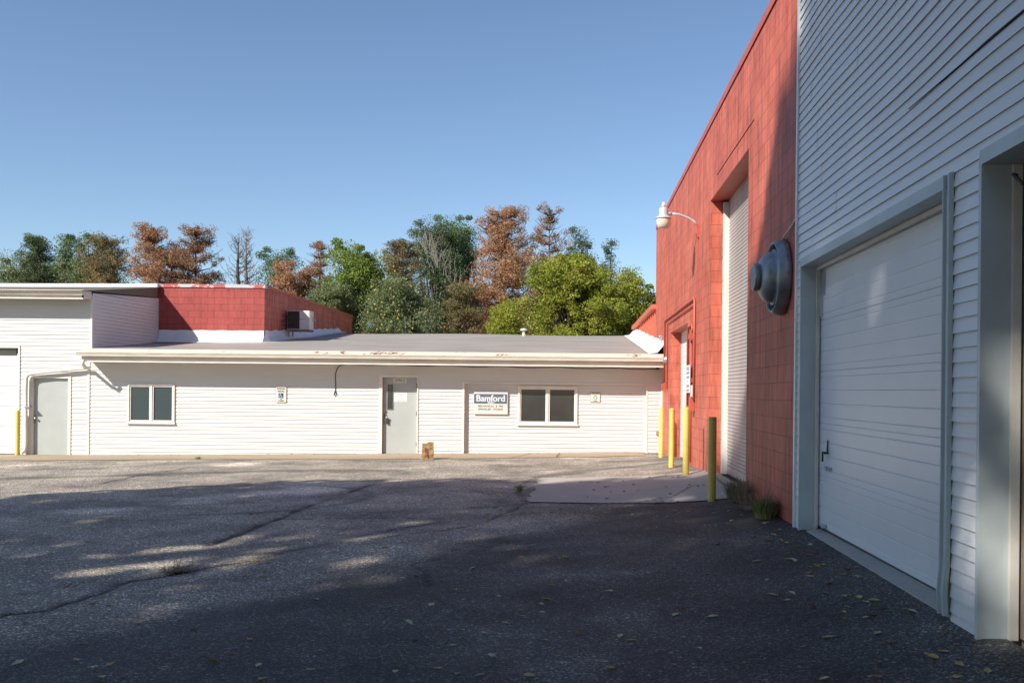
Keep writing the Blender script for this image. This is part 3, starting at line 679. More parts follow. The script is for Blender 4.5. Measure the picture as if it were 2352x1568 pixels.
for i in range(9):
    p = Vector((xb + 0.03, Yc + rr.uniform(-.5, .2), r[2] + rr.uniform(0.1, .6))); pts = [p]
    for k in range(6): p = p + Vector((rr.uniform(0.02, 0.17), -rr.uniform(-0.05, 0.08), rr.uniform(-0.09, 0.03))); pts.append(p)
    mb.tube(pts, [0.012 - 0.0016 * k for k in range(7)], 5)
setp(mb.build('dead_vine', M['bark']), 'dead bare vine twigs tangled over the air conditioner', 'vine')
mb = MB(); q = at(714, 722, Yc + .4); q2 = at(722, 737, Yc + .4); mb.tube([q, q2], 0.035, 8); mb.build('side_duct', M['galv'], ac)

# ---------------------------------------------------------------- TALL WHITE BUILDING, LEFT
tall = thing('white_shop_building', 'taller white siding building at the left with an overhanging metal-edged roof', 'building', (0, 0, 0))
XT = at(212, 750, YF)[0]; TL = -19.0; zw = 4.15; 
gd = rect(-400, 793, 45, 1044); dl = rect(67, 863, 163, 1047)
holes = [(gd[0], gd[1], -1, gd[3]), (dl[0], dl[1], -1, dl[3])]
mb = MB(); siding(mb, (0, YF, 0), (1, 0, 0), (0, -1, 0), TL, XL - 0.062, -0.17, 2.2925, holes, seam_seed=5)
siding(mb, (0, YF, 0), (1, 0, 0), (0, -1, 0), TL, XT - 0.05, 2.2925, zw, [(gd[0], gd[1], -1, gd[3])], seam_seed=6)
mb.build('wall', [M['siding'], M['lap']], tall)
# side wall running back, its base above the office roof
mb = MB(); As = Vector((xa - XT, YR - YF, 0)); Ls = As.length; As.normalize(); Nn = Vector((As.y, -As.x, 0))
siding(mb, (XT, YF, 0), As, Nn, 0.0, Ls, 2.45, 4.445, [], seam_seed=12)
for i_, v_ in enumerate(mb.v): mb.v[i_] = (v_[0], v_[1], min(v_[2], 4.205 + 0.225 * (v_[1] - YF) / (YR - YF)))
mb.build('side_wall', [M['siding'], M['lap']], tall)
mb = MB(); mb.box(XT - 0.05, XT + 0.012, YF - 0.03, YF + 0.03, 2.46, 4.15)
mb.build('corner_trim', M['trim'], tall)
mb = MB(); mb.box(TL, XT - 0.1, YF + 0.14, YF + 3, -0.3, 4.1); mb.build('backing_wall', M['black_gap'], tall)
# roof slab with silver edge and soffit
c1 = at(213, 660, 25.35); zA = at(100, 660, 25.0)[2]; zB = at(365, 660, YR - .05)[2]; hE = 0.095
xo = XT + 0.05
mb = MB(); zE = 4.21; YB = 29.20
mb.quad((TL, 24.99, zE - 0.02), (XT + .02, 24.99, zE), (-14.6, YB, 4.745), (TL, YB, 4.70))
mb.add([(XT + .02, 24.99, zE), (xa + .02, YB, 4.44), (xa + .02, YB, 4.745), (-14.6, YB, 4.745)], [(0, 1, 2), (0, 2, 3)])
mb.quad((TL, 24.99, zE - 0.045), (XT + .02, 24.99, zE - 0.025), (XT + .02, 24.99, zE), (TL, 24.99, zE - 0.02))
mb.build('roof', M['brown_roof'], tall)
mb = MB(); mb.hexa([(TL, YB - .06, 4.70), (xa + .03, YB - .06, 4.75), (xa + .03, YB + .08, 4.75), (TL, YB + .08, 4.70), (TL, YB - .05, 4.81), (xa + .03, YB - .05, 4.86), (xa + .03, YB + .08, 4.86), (TL, YB + .08, 4.81)])
mb.build('metal_coping', M['silver'], tall, bev=0.004)
gz = at(100, 668, 25.1)[2]; ge = at(191, 668, 25.1)[0]
gutter(tall, TL, ge, 25.13, gz, h=0.10, d=0.11)
mb = MB(); mb.box(TL, ge, 25.131, 25.16, gz - 0.17, gz + 0.04); mb.box(ge + 0.002, XT - .052, 25.131, YF - 0.035, gz - 0.17, gz + 0.03)
mb.build('fascia_board', M['fascia'], tall)
mb = MB(); mb.box(TL, ge, 25.10, 25.18, gz - 0.205, gz - 0.172); mb.build('fascia_lip', M['trim'], tall)
# its big door
mb = MB(); nsec = 12; zz0, zz1 = gd[2] + 0.02, gd[3] - 0.02; ex = gd[1] - 0.05
z = zz0; k = 0
while z < zz1 - 0.2:
    h = (0.196, 0.34)[k % 2]; h = min(h, zz1 - z)
    mb.box(gd[0], ex, YF + 0.06, YF + 0.09, z + 0.008, z + h)
    mb.box(gd[0], ex, YF + 0.07, YF + 0.089, z, z + 0.008, 1)
    for t in (0.35, 0.7): mb.box(gd[0], ex, YF + 0.056, YF + 0.0595, z + h * t, z + h * t + 0.012)
    z += h; k += 1
gdo = mb.build('garage_door', [M['garage_warm'], M['black_gap']], tall)
mb = MB(); mb.box(gd[0], at(42, 800, YF)[0] - 0.07, YF + 0.04, YF + 0.055, at(20, 815, YF)[2], at(20, 799, YF)[2]); mb.build('door_window', M['glass'], gdo)
mb = MB(); mb.box(ex, gd[1], YF - 0.03, YF + 0.08, -0.15, gd[3] + 0.03); mb.box(gd[0], ex, YF - 0.03, YF + 0.08, gd[3] - 0.02, gd[3] + 0.03); mb.build('door_trim', M['trim'], tall)
leafL = rect(77, 868, 156, 1046)
lo2, (a, b, c, d, yd2_) = door(tall, dl, leafL, YF, 0.06)
r = rect(77.5, 952, 82, 968, yd2_); hb = MB(); hb.box(r[0], r[1] + .01, yd2_ - 0.01, yd2_ - .001, r[2] - .04, r[3]); hb.build('lock_plate', M['frame_brown'], lo2)
hb = MB(); cx_, cz_ = r[1] + 0.02, (r[2] + r[3]) / 2; hb.tube([(cx_, yd2_ - 0.005, cz_), (cx_, yd2_ - 0.055, cz_)], 0.012, 10); hb.tube([(cx_, yd2_ - 0.055, cz_), (cx_ + 0.012, yd2_ - 0.085, cz_ - 0.005)], [0.032, 0.028], 12)
hb.build('door_handle', M['galv'], lo2, smooth=True)

# downspout
dp = MB(); q = lambda x, y, Y: Vector(at(x, y, Y))
dp.tube([q(192, 826, 24.9), q(190, 836, 24.92), q(195, 843, 25.1), q(204, 846, 25.44)], 0.042, 10)
dp.tube([q(206, 845, 25.44), q(190, 845.5, 25.46), q(72, 858, 25.46), q(64, 861, 25.46), q(60.5, 869, 25.46), q(59.5, 900, 25.46), q(59, 1022, 25.46), q(57, 1033, 25.44), q(49, 1041, 25.40)], 0.044, 10)
dp.box(*[0] * 6) if False else None
dpo = dp.build('downspout', M['trim'], None, smooth=True)
setp(dpo, 'cream downspout sloping over the grey door and down beside the garage door', 'downspout')
st = MB(); p_ = q(59.5, 934, 25.40); st.box(p_.x - 0.065, p_.x + 0.09, 25.39, YF - 0.01, p_.z - 0.01, p_.z + 0.01)
st.build('strap', M['galv'], dpo)

# ---------------------------------------------------------------- RED WORKSHOP, RIGHT WALL
shop = thing('red_workshop', 'tall red painted block workshop with a high roller door', 'building', (0, 0, 0))
Y0, Y1, ZT = 10.33, 27.96, 6.48
RO = (13.29, 16.95, 0.0, 5.10)   # roller opening
SO = (20.15, 23.65, 0.0, 3.175)  # small opening
mb = MB()
def wallslab(y0, y1, z0, z1): mb.box(XW, XW + 0.30, y0, y1, z0, z1)
wallslab(Y0, RO[0], -0.3, ZT); wallslab(RO[0], RO[1], RO[3], ZT); wallslab(RO[1], SO[0], -0.3, ZT); wallslab(SO[0], SO[1], SO[3], ZT); wallslab(SO[1], Y1, -0.3, ZT)
mb.build('wall', M['block_y'], shop)
mb = MB(); mb.box(XW + 0.002, XW + 0.299, RO[1] - 0.003, RO[1] - 0.001, 0, RO[3]); mb.build('opening_jamb', M['block_end'], shop); mb = MB(); mb.box(XW + 0.002, XW + 0.28, SO[1] - 0.003, SO[1] - 0.001, 0, SO[3]); mb.build('opening_jamb', M['block_end'], shop)
mb = MB(); mb.box(XW + 0.002, XW + 14, Y1 + 0.0, Y1 + 0.01, -0.3, ZT)
mb.build('end_wall', M['block_end'], shop)
mb = MB(); mb.box(XW - 0.012, XW + 0.35, Y0, Y1 + 0.02, ZT + .001, ZT + 0.06); mb.box(XW - 0.02, XW - 0.0125, Y0, Y1 + 0.02, ZT - 0.05, ZT + 0.062); mb.build('coping', M['red_pipe'], shop)
mb = MB(); mb.box(XW + 0.301, XW + 12, Y0, Y1, 5.9, 6.2); mb.build('roof', M['roof'], shop)
mb = MB(); mb.box(XW - 0.012, XW - 0.001, 12.9, 16.2, 5.385, 5.40); mb.box(XW + .001, XW + 0.31, RO[0], RO[1], RO[3] - 0.006, RO[3] - 0.001); mb.build('lintel', M['red_pipe'], shop)
# roller door curtain
DX = XW + 0.32
mb = MB(); zc = 0.30; pitch = 0.0605; prof = []
prof.append((DX - 0.012, 0.29)); prof.append((DX - 0.012, 0.42)); prof.append((DX, 0.42))
z = 0.42
while z < RO[3] + 0.05:
    for t, o_ in ((0.08, 0.0), (0.14, -0.004), (0.3, -0.008), (0.5, -0.010), (0.7, -0.008), (0.88, -0.004), (0.94, 0.0)):
        prof.append((DX + o_, z + pitch * t))
    z += pitch
n = len(prof); vs = [(x, RO[0] - 0.0, z) for x, z in prof] + [(x, RO[1] - 0.0, z) for x, z in prof]
mb.add(vs, [(i, i + 1, n + i + 1, n + i) for i in range(n - 1)])
def roller_mat():
    m, t, b = nodes('roller_steel'); v = coords(t, (1, 1, 0.35))
    r = ramp(t, [(0.3, (0.44, 0.41, 0.39)), (0.6, (0.35, 0.325, 0.31)), (0.8, (0.25, 0.235, 0.225))]); t.links.new(noise(t, v, 1.3, 6, 0.6), r.inputs[0])
    t.links.new(r.outputs[0], b.inputs['Base Color']); b.inputs['Roughness'].default_value = 0.42; b.inputs['Metallic'].default_value = 0.1; return m
M['roller'] = roller_mat()
mb.build('roller_door', M['roller'], shop, smooth=True)
mb = MB(); mb.box(DX - 0.10, DX - 0.088, RO[1] - 0.11, RO[1] - 0.004, 0.28, 5.05); mb.box(DX - 0.10, DX + 0.03, RO[1] - 0.125, RO[1] - 0.111, 0.28, 5.05)
gd_ = mb.build('door_guide', M['trim'], shop)
for i in range(12):
    mb = MB(); mb.tube([(DX - 0.112, RO[1] - 0.06, 0.5 + i * 0.4), (DX - 0.1005, RO[1] - 0.06, 0.5 + i * 0.4)], 0.016, 8); mb.build('bolt', M['galv'], gd_)
# small overhead door
mb = MB(); sx = XW + 0.265; z = 0.12; k = 0
while z < SO[3]:
    mb.box(sx, sx + 0.04, SO[0], SO[1], z + 0.006, z + 0.135); mb.box(sx + 0.006, sx + 0.04, SO[0], SO[1], z, z + 0.006, 1); z += 0.135
so_ = mb.build('overhead_door', [M['garage_warm'], M['lap']], shop)
mb = MB(); mb.box(sx - 0.04, sx - 0.005, SO[0] + 1.0, SO[0] + 1.15, 1.45, 1.62); mb.build('handle', M['tan'], so_)
# conduits
def pipe(pts, r=0.02): m_ = MB(); m_.tube(pts, r, 8); return m_
xx = XW - 0.03
for pts, r_ in (([(xx, 24.9, 1.95), (xx, 24.9, 3.50), (xx, 24.8, 3.56), (xx, 18.9, 3.56), (xx, 18.83, 3.50), (xx, 18.83, 1.55)], 0.022),
               ([(xx, 24.15, 1.78), (xx, 24.15, 3.38), (xx, 24.05, 3.44), (xx, 18.98, 3.44)], 0.016),
               ([(xx, 19.88, 0.4), (xx, 19.88, 3.02), (xx, 19.8, 3.06), (xx, 19.2, 3.06), (xx, 19.15, 3.0), (xx, 19.15, 2.9)], 0.022),
               ([(xx, 19.3, 0.3), (xx, 19.3, 2.75)], 0.018)):
    pipe(pts, r_).build('conduit', M['red_pipe'], shop, smooth=True)
for y, z, s in ((18.95, 1.45, 0.09), (24.9, 1.85, 0.06), (19.5, 1.35, 0.07), (19.2, 2.82, 0.04)):
    mb = MB(); mb.box(XW - 0.10, XW - 0.002, y - s, y + s, z - s * 1.3, z + s * 1.3); mb.build('junction_box', M['red_pipe'], shop, bev=0.006)
mb = MB(); mb.box(XW - 0.06, XW - 0.001, 19.02, 19.10, 1.62, 1.85); mb.build('switch_plate', M['trim'], shop, bev=0.005)
# flood light at the corner above the eave + vent cap
mb = MB(); p_ = onwall(1521, 776); mb.box(XW - 0.09, XW - .001, p_[1] - 0.09, p_[1] + 0.07, p_[2] - 0.06, p_[2] + 0.06); mb.build('junction_box', M['galv'], shop, bev=0.01, label='grey metal box above the eave')
p_ = at(1524, 827, 24.9); mb = MB(); mb.lathe([(0.0, 0), (0.10, 0), (0.10, 0.03), (0.075, 0.05), (0.07, 0.09), (0, 0.1)], 20, 'X', (XW - 0.001, 24.55, p_[2])); mb.build('vent_cap', M['galv'], shop, smooth=True)
# lower rear wing of the workshop, board and batten
lw = MB(); lw.box(XW + 0.02, XW + 8, Y1 + 0.02, 37.4, 0, 4.14); 
for i in range(13): y = Y1 + 0.25 + i * 0.7; lw.box(XW - 0.025, XW + 0.019, y, y + 0.09, 2.5, 4.12)
lw.build('rear_wing', M['red'], shop)
mb = MB(); mb.box(XW - 0.12, XW + 8, Y1 - 0.0 + 0.02, 37.45, 4.141, 4.27); mb.build('rear_fascia', M['red'], shop)
# trims of bollard-like pad: sign on red wall
sg = thing('wall_notice', 'white notice with faded blue lines on the red wall beside the overhead door', 'sign', (0, 0, 0))
mb = MB(); mb.box(XW - 0.062, XW - 0.052, 19.22, 19.84, 1.70, 2.26); mb.build('plate', M['paper'], sg)
for i, (w, h) in enumerate(((0.40, 0.07), (0.44, 0.05), (0.46, 0.045), (0.12, 0.04), (0.42, 0.05), (0.42, 0.045))):
    zc = 2.19 - i * 0.088; m_ = MB(); nb = max(2, int(w / 0.055))
    for k in range(nb): yy = 19.53 - w / 2 + k * w / nb; m_.box(XW - 0.065, XW - 0.0625, yy, yy + w / nb * 0.72, zc - h / 2, zc + h / 2)
    m_.build('faded_text_line', M['ink_blue'], sg)
mb = MB(); mb.box(XW - 0.052, XW - 0.001, 19.25, 19.81, 1.9, 2.0); mb.build('mount', M['red_pipe'], sg)

# ventilation fan hood
fy, fz = 10.98, 3.03
fan = thing('exhaust_fan', 'round weathered metal exhaust fan hood on the red wall beside the garage', 'exhaust fan', (0, 0, 0))
mb = MB(); mb.lathe([(0.36, 0.0), (0.425, 0.003), (0.435, 0.02), (0.432, 0.06), (0.420, 0.10), (0.402, 0.135), (0.393, 0.147), (0.382, 0.146), (0.376, 0.135), (0.372, 0.07)], 72, 'X', (XW - 0.002, fy, fz)); mb.build('skirt', M['fan'], fan, smooth=True)
mb = MB(); mb.lathe([(0.374, 0.06), (0.374, 0.065), (0.0, 0.065)], 48, 'X', (XW, fy, fz)); mb.build('throat', M['dark'], fan, smooth=True)
mb = MB(); mb.lathe([(0.315, 0.09), (0.322, 0.12), (0.318, 0.135), (0.298, 0.142), (0.292, 0.15), (0.290, 0.175), (0.280, 0.205), (0.262, 0.232), (0.236, 0.256), (0.208, 0.275), (0.182, 0.287), (0.168, 0.292), (0.150, 0.293)], 72, 'X', (XW, fy, fz)); mb.build('dome', M['fan'], fan, smooth=True)
mb = MB(); mb.lathe([(0.150, 0.290), (0.150, 0.302), (0.158, 0.308), (0.158, 0.352), (0.152, 0.361), (0.13, 0.364), (0.0, 0.360)], 60, 'X', (XW, fy, fz)); mb.build('motor_cap', M['fan'], fan, smooth=True)
for k in range(14):
    mb = MB(); t = 2 * math.pi * k / 14; mb.tube([(XW - 0.05, fy + 0.425 * math.cos(t), fz + 0.423 * math.sin(t)), (XW - 0.052, fy + 0.439 * math.cos(t), fz + 0.439 * math.sin(t))], 0.007, 6); mb.build('rivet', M['dark'], fan)
mb = MB(); mb.tube([(XW - 0.05, fy - 0.10, fz + 0.42), (XW - 0.02, fy - 0.45, fz + 0.52), (XW - 0.02, 10.36, fz + 0.56)], 0.012, 6); mb.build('wire', M['silver'], fan)

# yard lamp
lp = thing('wall_lamp', 'white metal yard lamp on a curved arm high on the red wall', 'lamp', (0, 0, 0))
ly = 18.53; hx, hz = 1.735, 4.98
mb = MB(); mb.lathe([(0.0, -0.02), (0.08, -0.015), (0.115, 0.01), (0.135, 0.08), (0.142, 0.16), (0.14, 0.17)], 32, 'Z', (hx, ly, hz - 0.10)); mb.build('lens', M['lens'], lp, smooth=True)
mb = MB(); mb.lathe([(0.142, 0.0), (0.158, 0.003), (0.155, 0.02), (0.12, 0.045), (0.092, 0.07), (0.088, 0.10), (0.088, 0.20), (0.075, 0.215), (0.035, 0.222), (0.035, 0.235), (0, 0.235)], 32, 'Z', (hx, ly, hz + 0.072)); mb.build('housing', M['silver'], lp, smooth=True)
mb = MB(); mb.lathe([(0.0, 0), (0.036, 0), (0.036, 0.05), (0.028, 0.055), (0.026, 0.085), (0.0, 0.09)], 20, 'Z', (hx, ly, hz + 0.308)); mb.build('photocell', M['trim'], lp, smooth=True)
mb = MB(); mb.tube([(hx + 0.06, ly, hz + 0.17), (hx + 0.10, ly, hz + 0.18), (hx + 0.16, ly, hz + 0.178)], 0.034, 12); mb.tube([(hx + 0.12, ly, hz + 0.18), (hx + 0.30, ly, hz + 0.165), (hx + 0.48, ly, hz + 0.10), (hx + 0.60, ly, hz + 0.03), (XW - 0.04, ly, hz - 0.06)], 0.02, 10); mb.build('arm', M['silver'], lp, smooth=True)
mb = MB(); mb.tube([(XW - 0.05, ly, hz - 0.04), (XW - 0.025, ly, hz - 0.20)], 0.024, 8); mb.box(XW - 0.03, XW - 0.001, ly - 0.05, ly + 0.05, hz - 0.28, hz - 0.02); mb.tube([(XW - 0.015, ly + .01, hz - 0.25), (XW - 0.015, ly + 0.05, hz - 0.9)], 0.008, 6); mb.build('mount', M['red_pipe'], lp)

# ---------------------------------------------------------------- WHITE GARAGE, RIGHT FOREGROUND
gar = thing('white_garage', 'white siding garage wall in the right foreground with roll-up doors', 'building', (0, 0, 0))
G1 = (6.13, 10.06, 3.03)      # first opening y0,y1,top
G2 = (1.2, 5.62, 3.055)
mb = MB(); siding(mb, (XW, 0, 0), (0, 1, 0), (-1, 0, 0), -3.0, 10.27, 0.24, 7.0, [(G1[0] - .055, G1[1] + .04, -1, G1[2] + .09), (G2[0], G2[1] + .035, -1, G2[2] + .09)], expo=0.0925, lip=0.0115, seam_seed=21, wob=0.016)
mb.build('wall', [M['siding_cool'], M['lap']], gar)
gp = MB(); gp.hexa([(XW - .0195, 5.0, 3.76), (XW - .0195, 6.9, 3.755), (XW - .004, 6.9, 3.755), (XW - .004, 5.0, 3.76), (XW - .0195, 5.0, 3.768), (XW - .0195, 6.9, 3.7565), (XW - .004, 6.9, 3.7565), (XW - .004, 5.0, 3.768)]); gp.build('panel_gap_shade', M['black_gap'], gar)  # dark strip stands in for the shade inside an open panel gap
mb = MB(); mb.box(XW + 0.30, 9, -3, 10.3, 0, 7.0); mb.box(XW + 0.004, XW + 0.29, G1[1] + 0.003, 10.3, 0, 7); mb.box(XW + 0.004, XW + .29, -3, G2[0], 0, 7)
mb.box(XW + .004, XW + .29, G2[1] + .01, G1[0] - .01, 0, 7); mb.box(XW + .004, XW + .29, G2[0], G1[1], 3.1, 7)
mb.build('wall_core', M['tan'], gar)
mb = MB(); mb.box(XW - 0.032, XW + 0.003, 10.272, 10.328, 0.22, 7.0); mb.build('corner_post', M['siding_cool'], gar, bev=0.003)
def opening_trim(y0, y1, zt_, dep, near=True):
    m_ = MB()
    m_.box(XW - 0.03, XW + dep, y1, y1 + 0.012, 0.26, zt_)                      # far jamb liner
    m_.box(XW - 0.03, XW - 0.016, y1 + 0.0125, y1 + 0.038, 0.26, zt_ + 0.0)     # casing face
    m_.box(XW - 0.03, XW + dep, y0, y1, zt_ + .001, zt_ + 0.013)
    m_.hexa([(XW - 0.03, y0 - .05, zt_), (XW - 0.03, y1 + .038, zt_ + 0.0), (XW - .016, y1 + .038, zt_), (XW - .016, y0 - .05, zt_),
             (XW - 0.026, y0 - .05, zt_ + 0.088), (XW - 0.026, y1 + .038, zt_ + 0.088), (XW - .002, y1 + .038, zt_ + .088), (XW - .002, y0 - .05, zt_ + .088)])
    return m_
opening_trim(G1[0], G1[1], G1[2], 0.215).build('opening_trim', M['trim_cool'], gar)
opening_trim(G2[0], G2[1], G2[2], 0.20).build('opening_trim', M['trim_cool'], gar)
# inner stop mouldings
mb = MB(); mb.box(XW + 0.13, XW + 0.165, G1[1] - 0.035, G1[1] - 0.001, 0.27, G1[2] - 0.001); mb.box(XW + 0.13, XW + 0.165, G1[0], G1[1] - .036, G1[2] - 0.04, G1[2] - .001)
mb.box(XW + 0.145, XW + 0.2, G2[1] - 0.03, G2[1] - .001, 0.27, G2[2] - .001)
mb.build('door_stop', M['trim'], gar, bev=0.003)
# near edge trim of first opening: doubled bent J channel
def ptr(o_): return [(XW - 0.05 + o_, G1[0] - 0.03, 0.34), (XW - 0.045 + o_, G1[0] - 0.035, 0.55), (XW - 0.02 + o_, G1[0] - 0.025, 1.1), (XW - 0.026 + o_, G1[0] - 0.03, 3.08)]
m_ = MB()
for (ya, yb, oo) in ((-0.028, 0.02, 0.0), (-0.055, -0.034, -0.012), (0.018, 0.03, -0.02)):
    pts = [(-0.028, 0.0, 0.30), (-0.034, 0.004, 0.45), (-0.022, -0.003, 0.62), (-0.018, 0.0, 1.2), (-0.018, 0.0, 3.08 + (0.03 if oo else 0))]
    for p, q in zip(pts[:-1], pts[1:]):
        xa_, ya_, za_ = XW + p[0] + oo, G1[0] + p[1], p[2]; xb_, yb_, zb_ = XW + q[0] + oo, G1[0] + q[1], q[2]
        m_.hexa([(xa_ - .012, ya_ + ya, za_), (xa_ - .012, ya_ + yb, za_), (xa_ + .02, ya_ + yb, za_), (xa_ + .02, ya_ + ya, za_),
                 (xb_ - .012, yb_ + ya, zb_), (xb_ - .012, yb_ + yb, zb_), (xb_ + .02, yb_ + yb, zb_), (xb_ + .02, yb_ + ya, zb_)])
m_.box(XW - 0.02, XW + 0.2, G1[0] - 0.012, G1[0] - .004, 0.3, G1[2])
m_.build('bent_channel', M['trim_cool'], gar)
# sectional door
XD = XW + 0.18
mb = MB(); prof = [(XD, 0.325)]; sec = 0.535; z = 0.33
for s in range(6):
    for fr in (0.055, 0.195, 0.33, 0.465):
        zz = z + fr * sec / 0.535
        if zz > 3.05: break
        prof += [(XD, zz - 0.003), (XD + 0.005, zz), (XD + 0.004, zz + 0.006), (XD, zz + 0.012)]
    z += sec
    if z > 3.05: break
    prof += [(XD, z - 0.008), (XD + 0.012, z - 0.004), (XD + 0.012, z - 0.001), (XD, z + 0.003)]
prof.append((XD, 3.06))
n = len(prof); vs = [(x, G1[0], z) for x, z in prof] + [(x, G1[1] - .001, z) for x, z in prof]
mb.add(vs, [(i, i + 1, n + i + 1, n + i) for i in range(n - 1)]); mb.box(XD + 0.02, XD + 0.04, G1[0], G1[1], 0.33, 3.06)
gdr = mb.build('garage_door', M['garage_door'], gar)
mb = MB(); mb.box(XD - 0.006, XD + 0.018, G1[0], G1[1], 0.30, 0.324); mb.build('bottom_seal', M['dark'], gdr)
mb = MB(); hy = onwall(1903, 1040, XD)[1]; hz_ = onwall(1903, 1040, XD)[2]
mb.tube([(XD - .005, hy, hz_), (XD - 0.045, hy, hz_)], 0.012, 8); mb.tube([(XD - 0.045, hy - .05, hz_ + 0.005), (XD - 0.045, hy + .06, hz_ + .005)], 0.011, 8); mb.tube([(XD - 0.045, hy + .055, hz_), (XD - 0.045, hy + .06, hz_ - 0.09)], 0.010, 8); mb.tube([(XD - .012, hy, hz_), (XD - .012, hy - .01, hz_ + .13)], 0.008, 6)
mb.build('door_handle', M['dark'], gdr, smooth=True)
mb = MB(); p_ = onwall(1905, 1075, XD); mb.box(XD - 0.03, XD - .001, p_[1] - 0.10, p_[1] + 0.10, p_[2] - 0.012, p_[2] + 0.012); mb.box(XD - 0.045, XD - .031, p_[1] - 0.03, p_[1] + 0.02, p_[2] - 0.025, p_[2] + 0.022); mb.build('slide_bolt', M['galv'], gdr)
mb = MB(); p_ = onwall(1903, 1213, XD); mb.box(XD - 0.05, XD - .001, 9.72, 9.80, 0.335, 0.375); mb.build('lift_handle', M['galv'], gdr, bev=0.01)
mb = MB(); mb.box(XD - 0.012, XD - .001, 9.86, 9.90, 2.72, 2.98); mb.box(XD - 0.03, XD - .013, 9.95, 9.975, 2.5, 2.98); mb.build('track_bracket', M['galv'], gdr)
# second door, mostly outside the frame
mb = MB(); mb.box(XW + 0.22, XW + 0.25, G2[0], G2[1], 0.28, G2[2]); mb.build('second_door', M['tan'], gar)
mb = MB(); p_ = onwall(2333, 388, XW + .1); mb.tube([(XW + .15, 5.56, 2.98), (XW + .10, 5.50, 2.97), (XW + .12, 5.42, 2.90), (XW + .16, 5.40, 2.94)], 0.010, 6); mb.build('hook', M['dark'], gar)

# ---------------------------------------------------------------- BOLLARDS
def bollard(name, x, y, h, label, dark_top=False, r=0.057, cap=True):
    z0 = float(g(x, y)); t = thing(name, label, 'bollard', (x, y, z0), group='yellow bollards')
    m_ = MB(); m_.lathe([(r * 1.0, -0.15), (r, h - 0.02), (r * 0.96, h - 0.006), (r * 0.9, h)] if not cap else [(r, -0.15), (r, h - 0.01), (r * 0.95, h)], 28)
    m_.build('post', M['yellow'], t, smooth=True)
    c = MB()
    if cap: c.lathe([(r * 0.955, h - 0.0005), (r * 0.8, h + 0.018), (r * 0.5, h + 0.028), (0.0, h + 0.032)], 28)
    else: c.lathe([(r * 0.905, h - 0.0005), (r * 0.8, h - 0.004), (0, h - 0.01)], 28)
    c.build('cap', M['yellow'], t, smooth=True); return t
for (px, py, top, lab, cap) in ((1518, 1050, 936, 'yellow bollard at the office corner, farthest along the red wall', True), (1542, 1073, 938, 'clean yellow bollard in front of the near jamb of the small overhead door', True),
                     (1575, 1092, 936, 'scuffed yellow bollard on the concrete beyond the roller door', True), (1635, 1150, 954, 'shaded flat-topped yellow bollard nearest the camera, on the pad edge', False)):
    u, v = uv(px, py); X = 2.03; Y = X * F / u
    # walk along the sight line to the ground
    p = onground(px, py); zt_ = CZ + uv(px, top)[1] * p[1] / F
    bollard('bollard', p[0], p[1], zt_ - p[2] - 0.02, lab, cap=cap)
p = onground(40.5, 1048); zt_ = CZ + uv(40, 948)[1] * p[1] / F
bollard('bollard', at(40.5, 1000, 25.38)[0], 25.38, 1.17, 'yellow bollard by the left garage door and the downspout', cap=True)

# ---------------------------------------------------------------- ROCK
rp = onground(982, 1054.5); rk = thing('rock', 'tan sandstone block with red marks standing beside the office door', 'rock', (rp[0], rp[1], rp[2]))
bm_v = []; nu, nv = 22, 22
rm = MB(); w0, w1, dd, hh = 0.165, 0.13, 0.11, 0.42
def rockp(u, v, face):
    # box-ish with jitter
    return None
import bmesh
bm = bmesh.new(); bmesh.ops.create_cube(bm, size=1); bmesh.ops.subdivide_edges(bm, edges=bm.edges[:], cuts=9, use_grid_fill=True)
rr = random.Random(3)
from mathutils import noise as mn
for v in bm.verts:
    t = v.co.z + 0.5; x = v.co.x * 0.31 * (1 - 0.16 * t) + 0.01 * t - (0.06 if v.co.x < 0 and t > .8 else 0) * (t - .8); y = v.co.y * 0.2 * (1 - 0.1 * t); z = t * 0.42 - (0.035 if v.co.x < -0.1 else 0) * t
    d = mn.noise(Vector((x, y, z)) * 9) * 0.028 + mn.noise(Vector((x, y, z)) * 25) * 0.010
    nrm = Vector((v.co.x, v.co.y, v.co.z * 0.5)).normalized(); k = 1 if v.co.x > 0.3 else 0.45
    v.co = Vector((x, y, z)) + nrm * d * k
me = bpy.data.meshes.new('stone'); bm.to_mesh(me); bm.free(); me.materials.append(M['rock']); ro_ = bpy.data.objects.new('stone', me); C.objects.link(ro_); ro_.parent = rk
ro_.rotation_euler = (0, 0, math.radians(12))
sv = MB()
def stroke(pts, r=0.008): sv.tube([(x, -0.128 + (z * 0.03), z) for x, z in pts], r, 5)
stroke([(-0.05, .27), (-0.015, .29), (0.0, .265), (-0.02, .24), (-0.05, .245), (-0.05, .27)]); stroke([(-0.02, .24), (0.01, .22), (-0.01, .185), (-0.045, .19), (-0.05, .22), (-0.02, .24)])
stroke([(0.0, .16), (-0.05, .10), (0.02, .10)]); stroke([(0.0, .16), (0.0, .06)])
sv.build('painted_mark', M['red_ink'], rk)

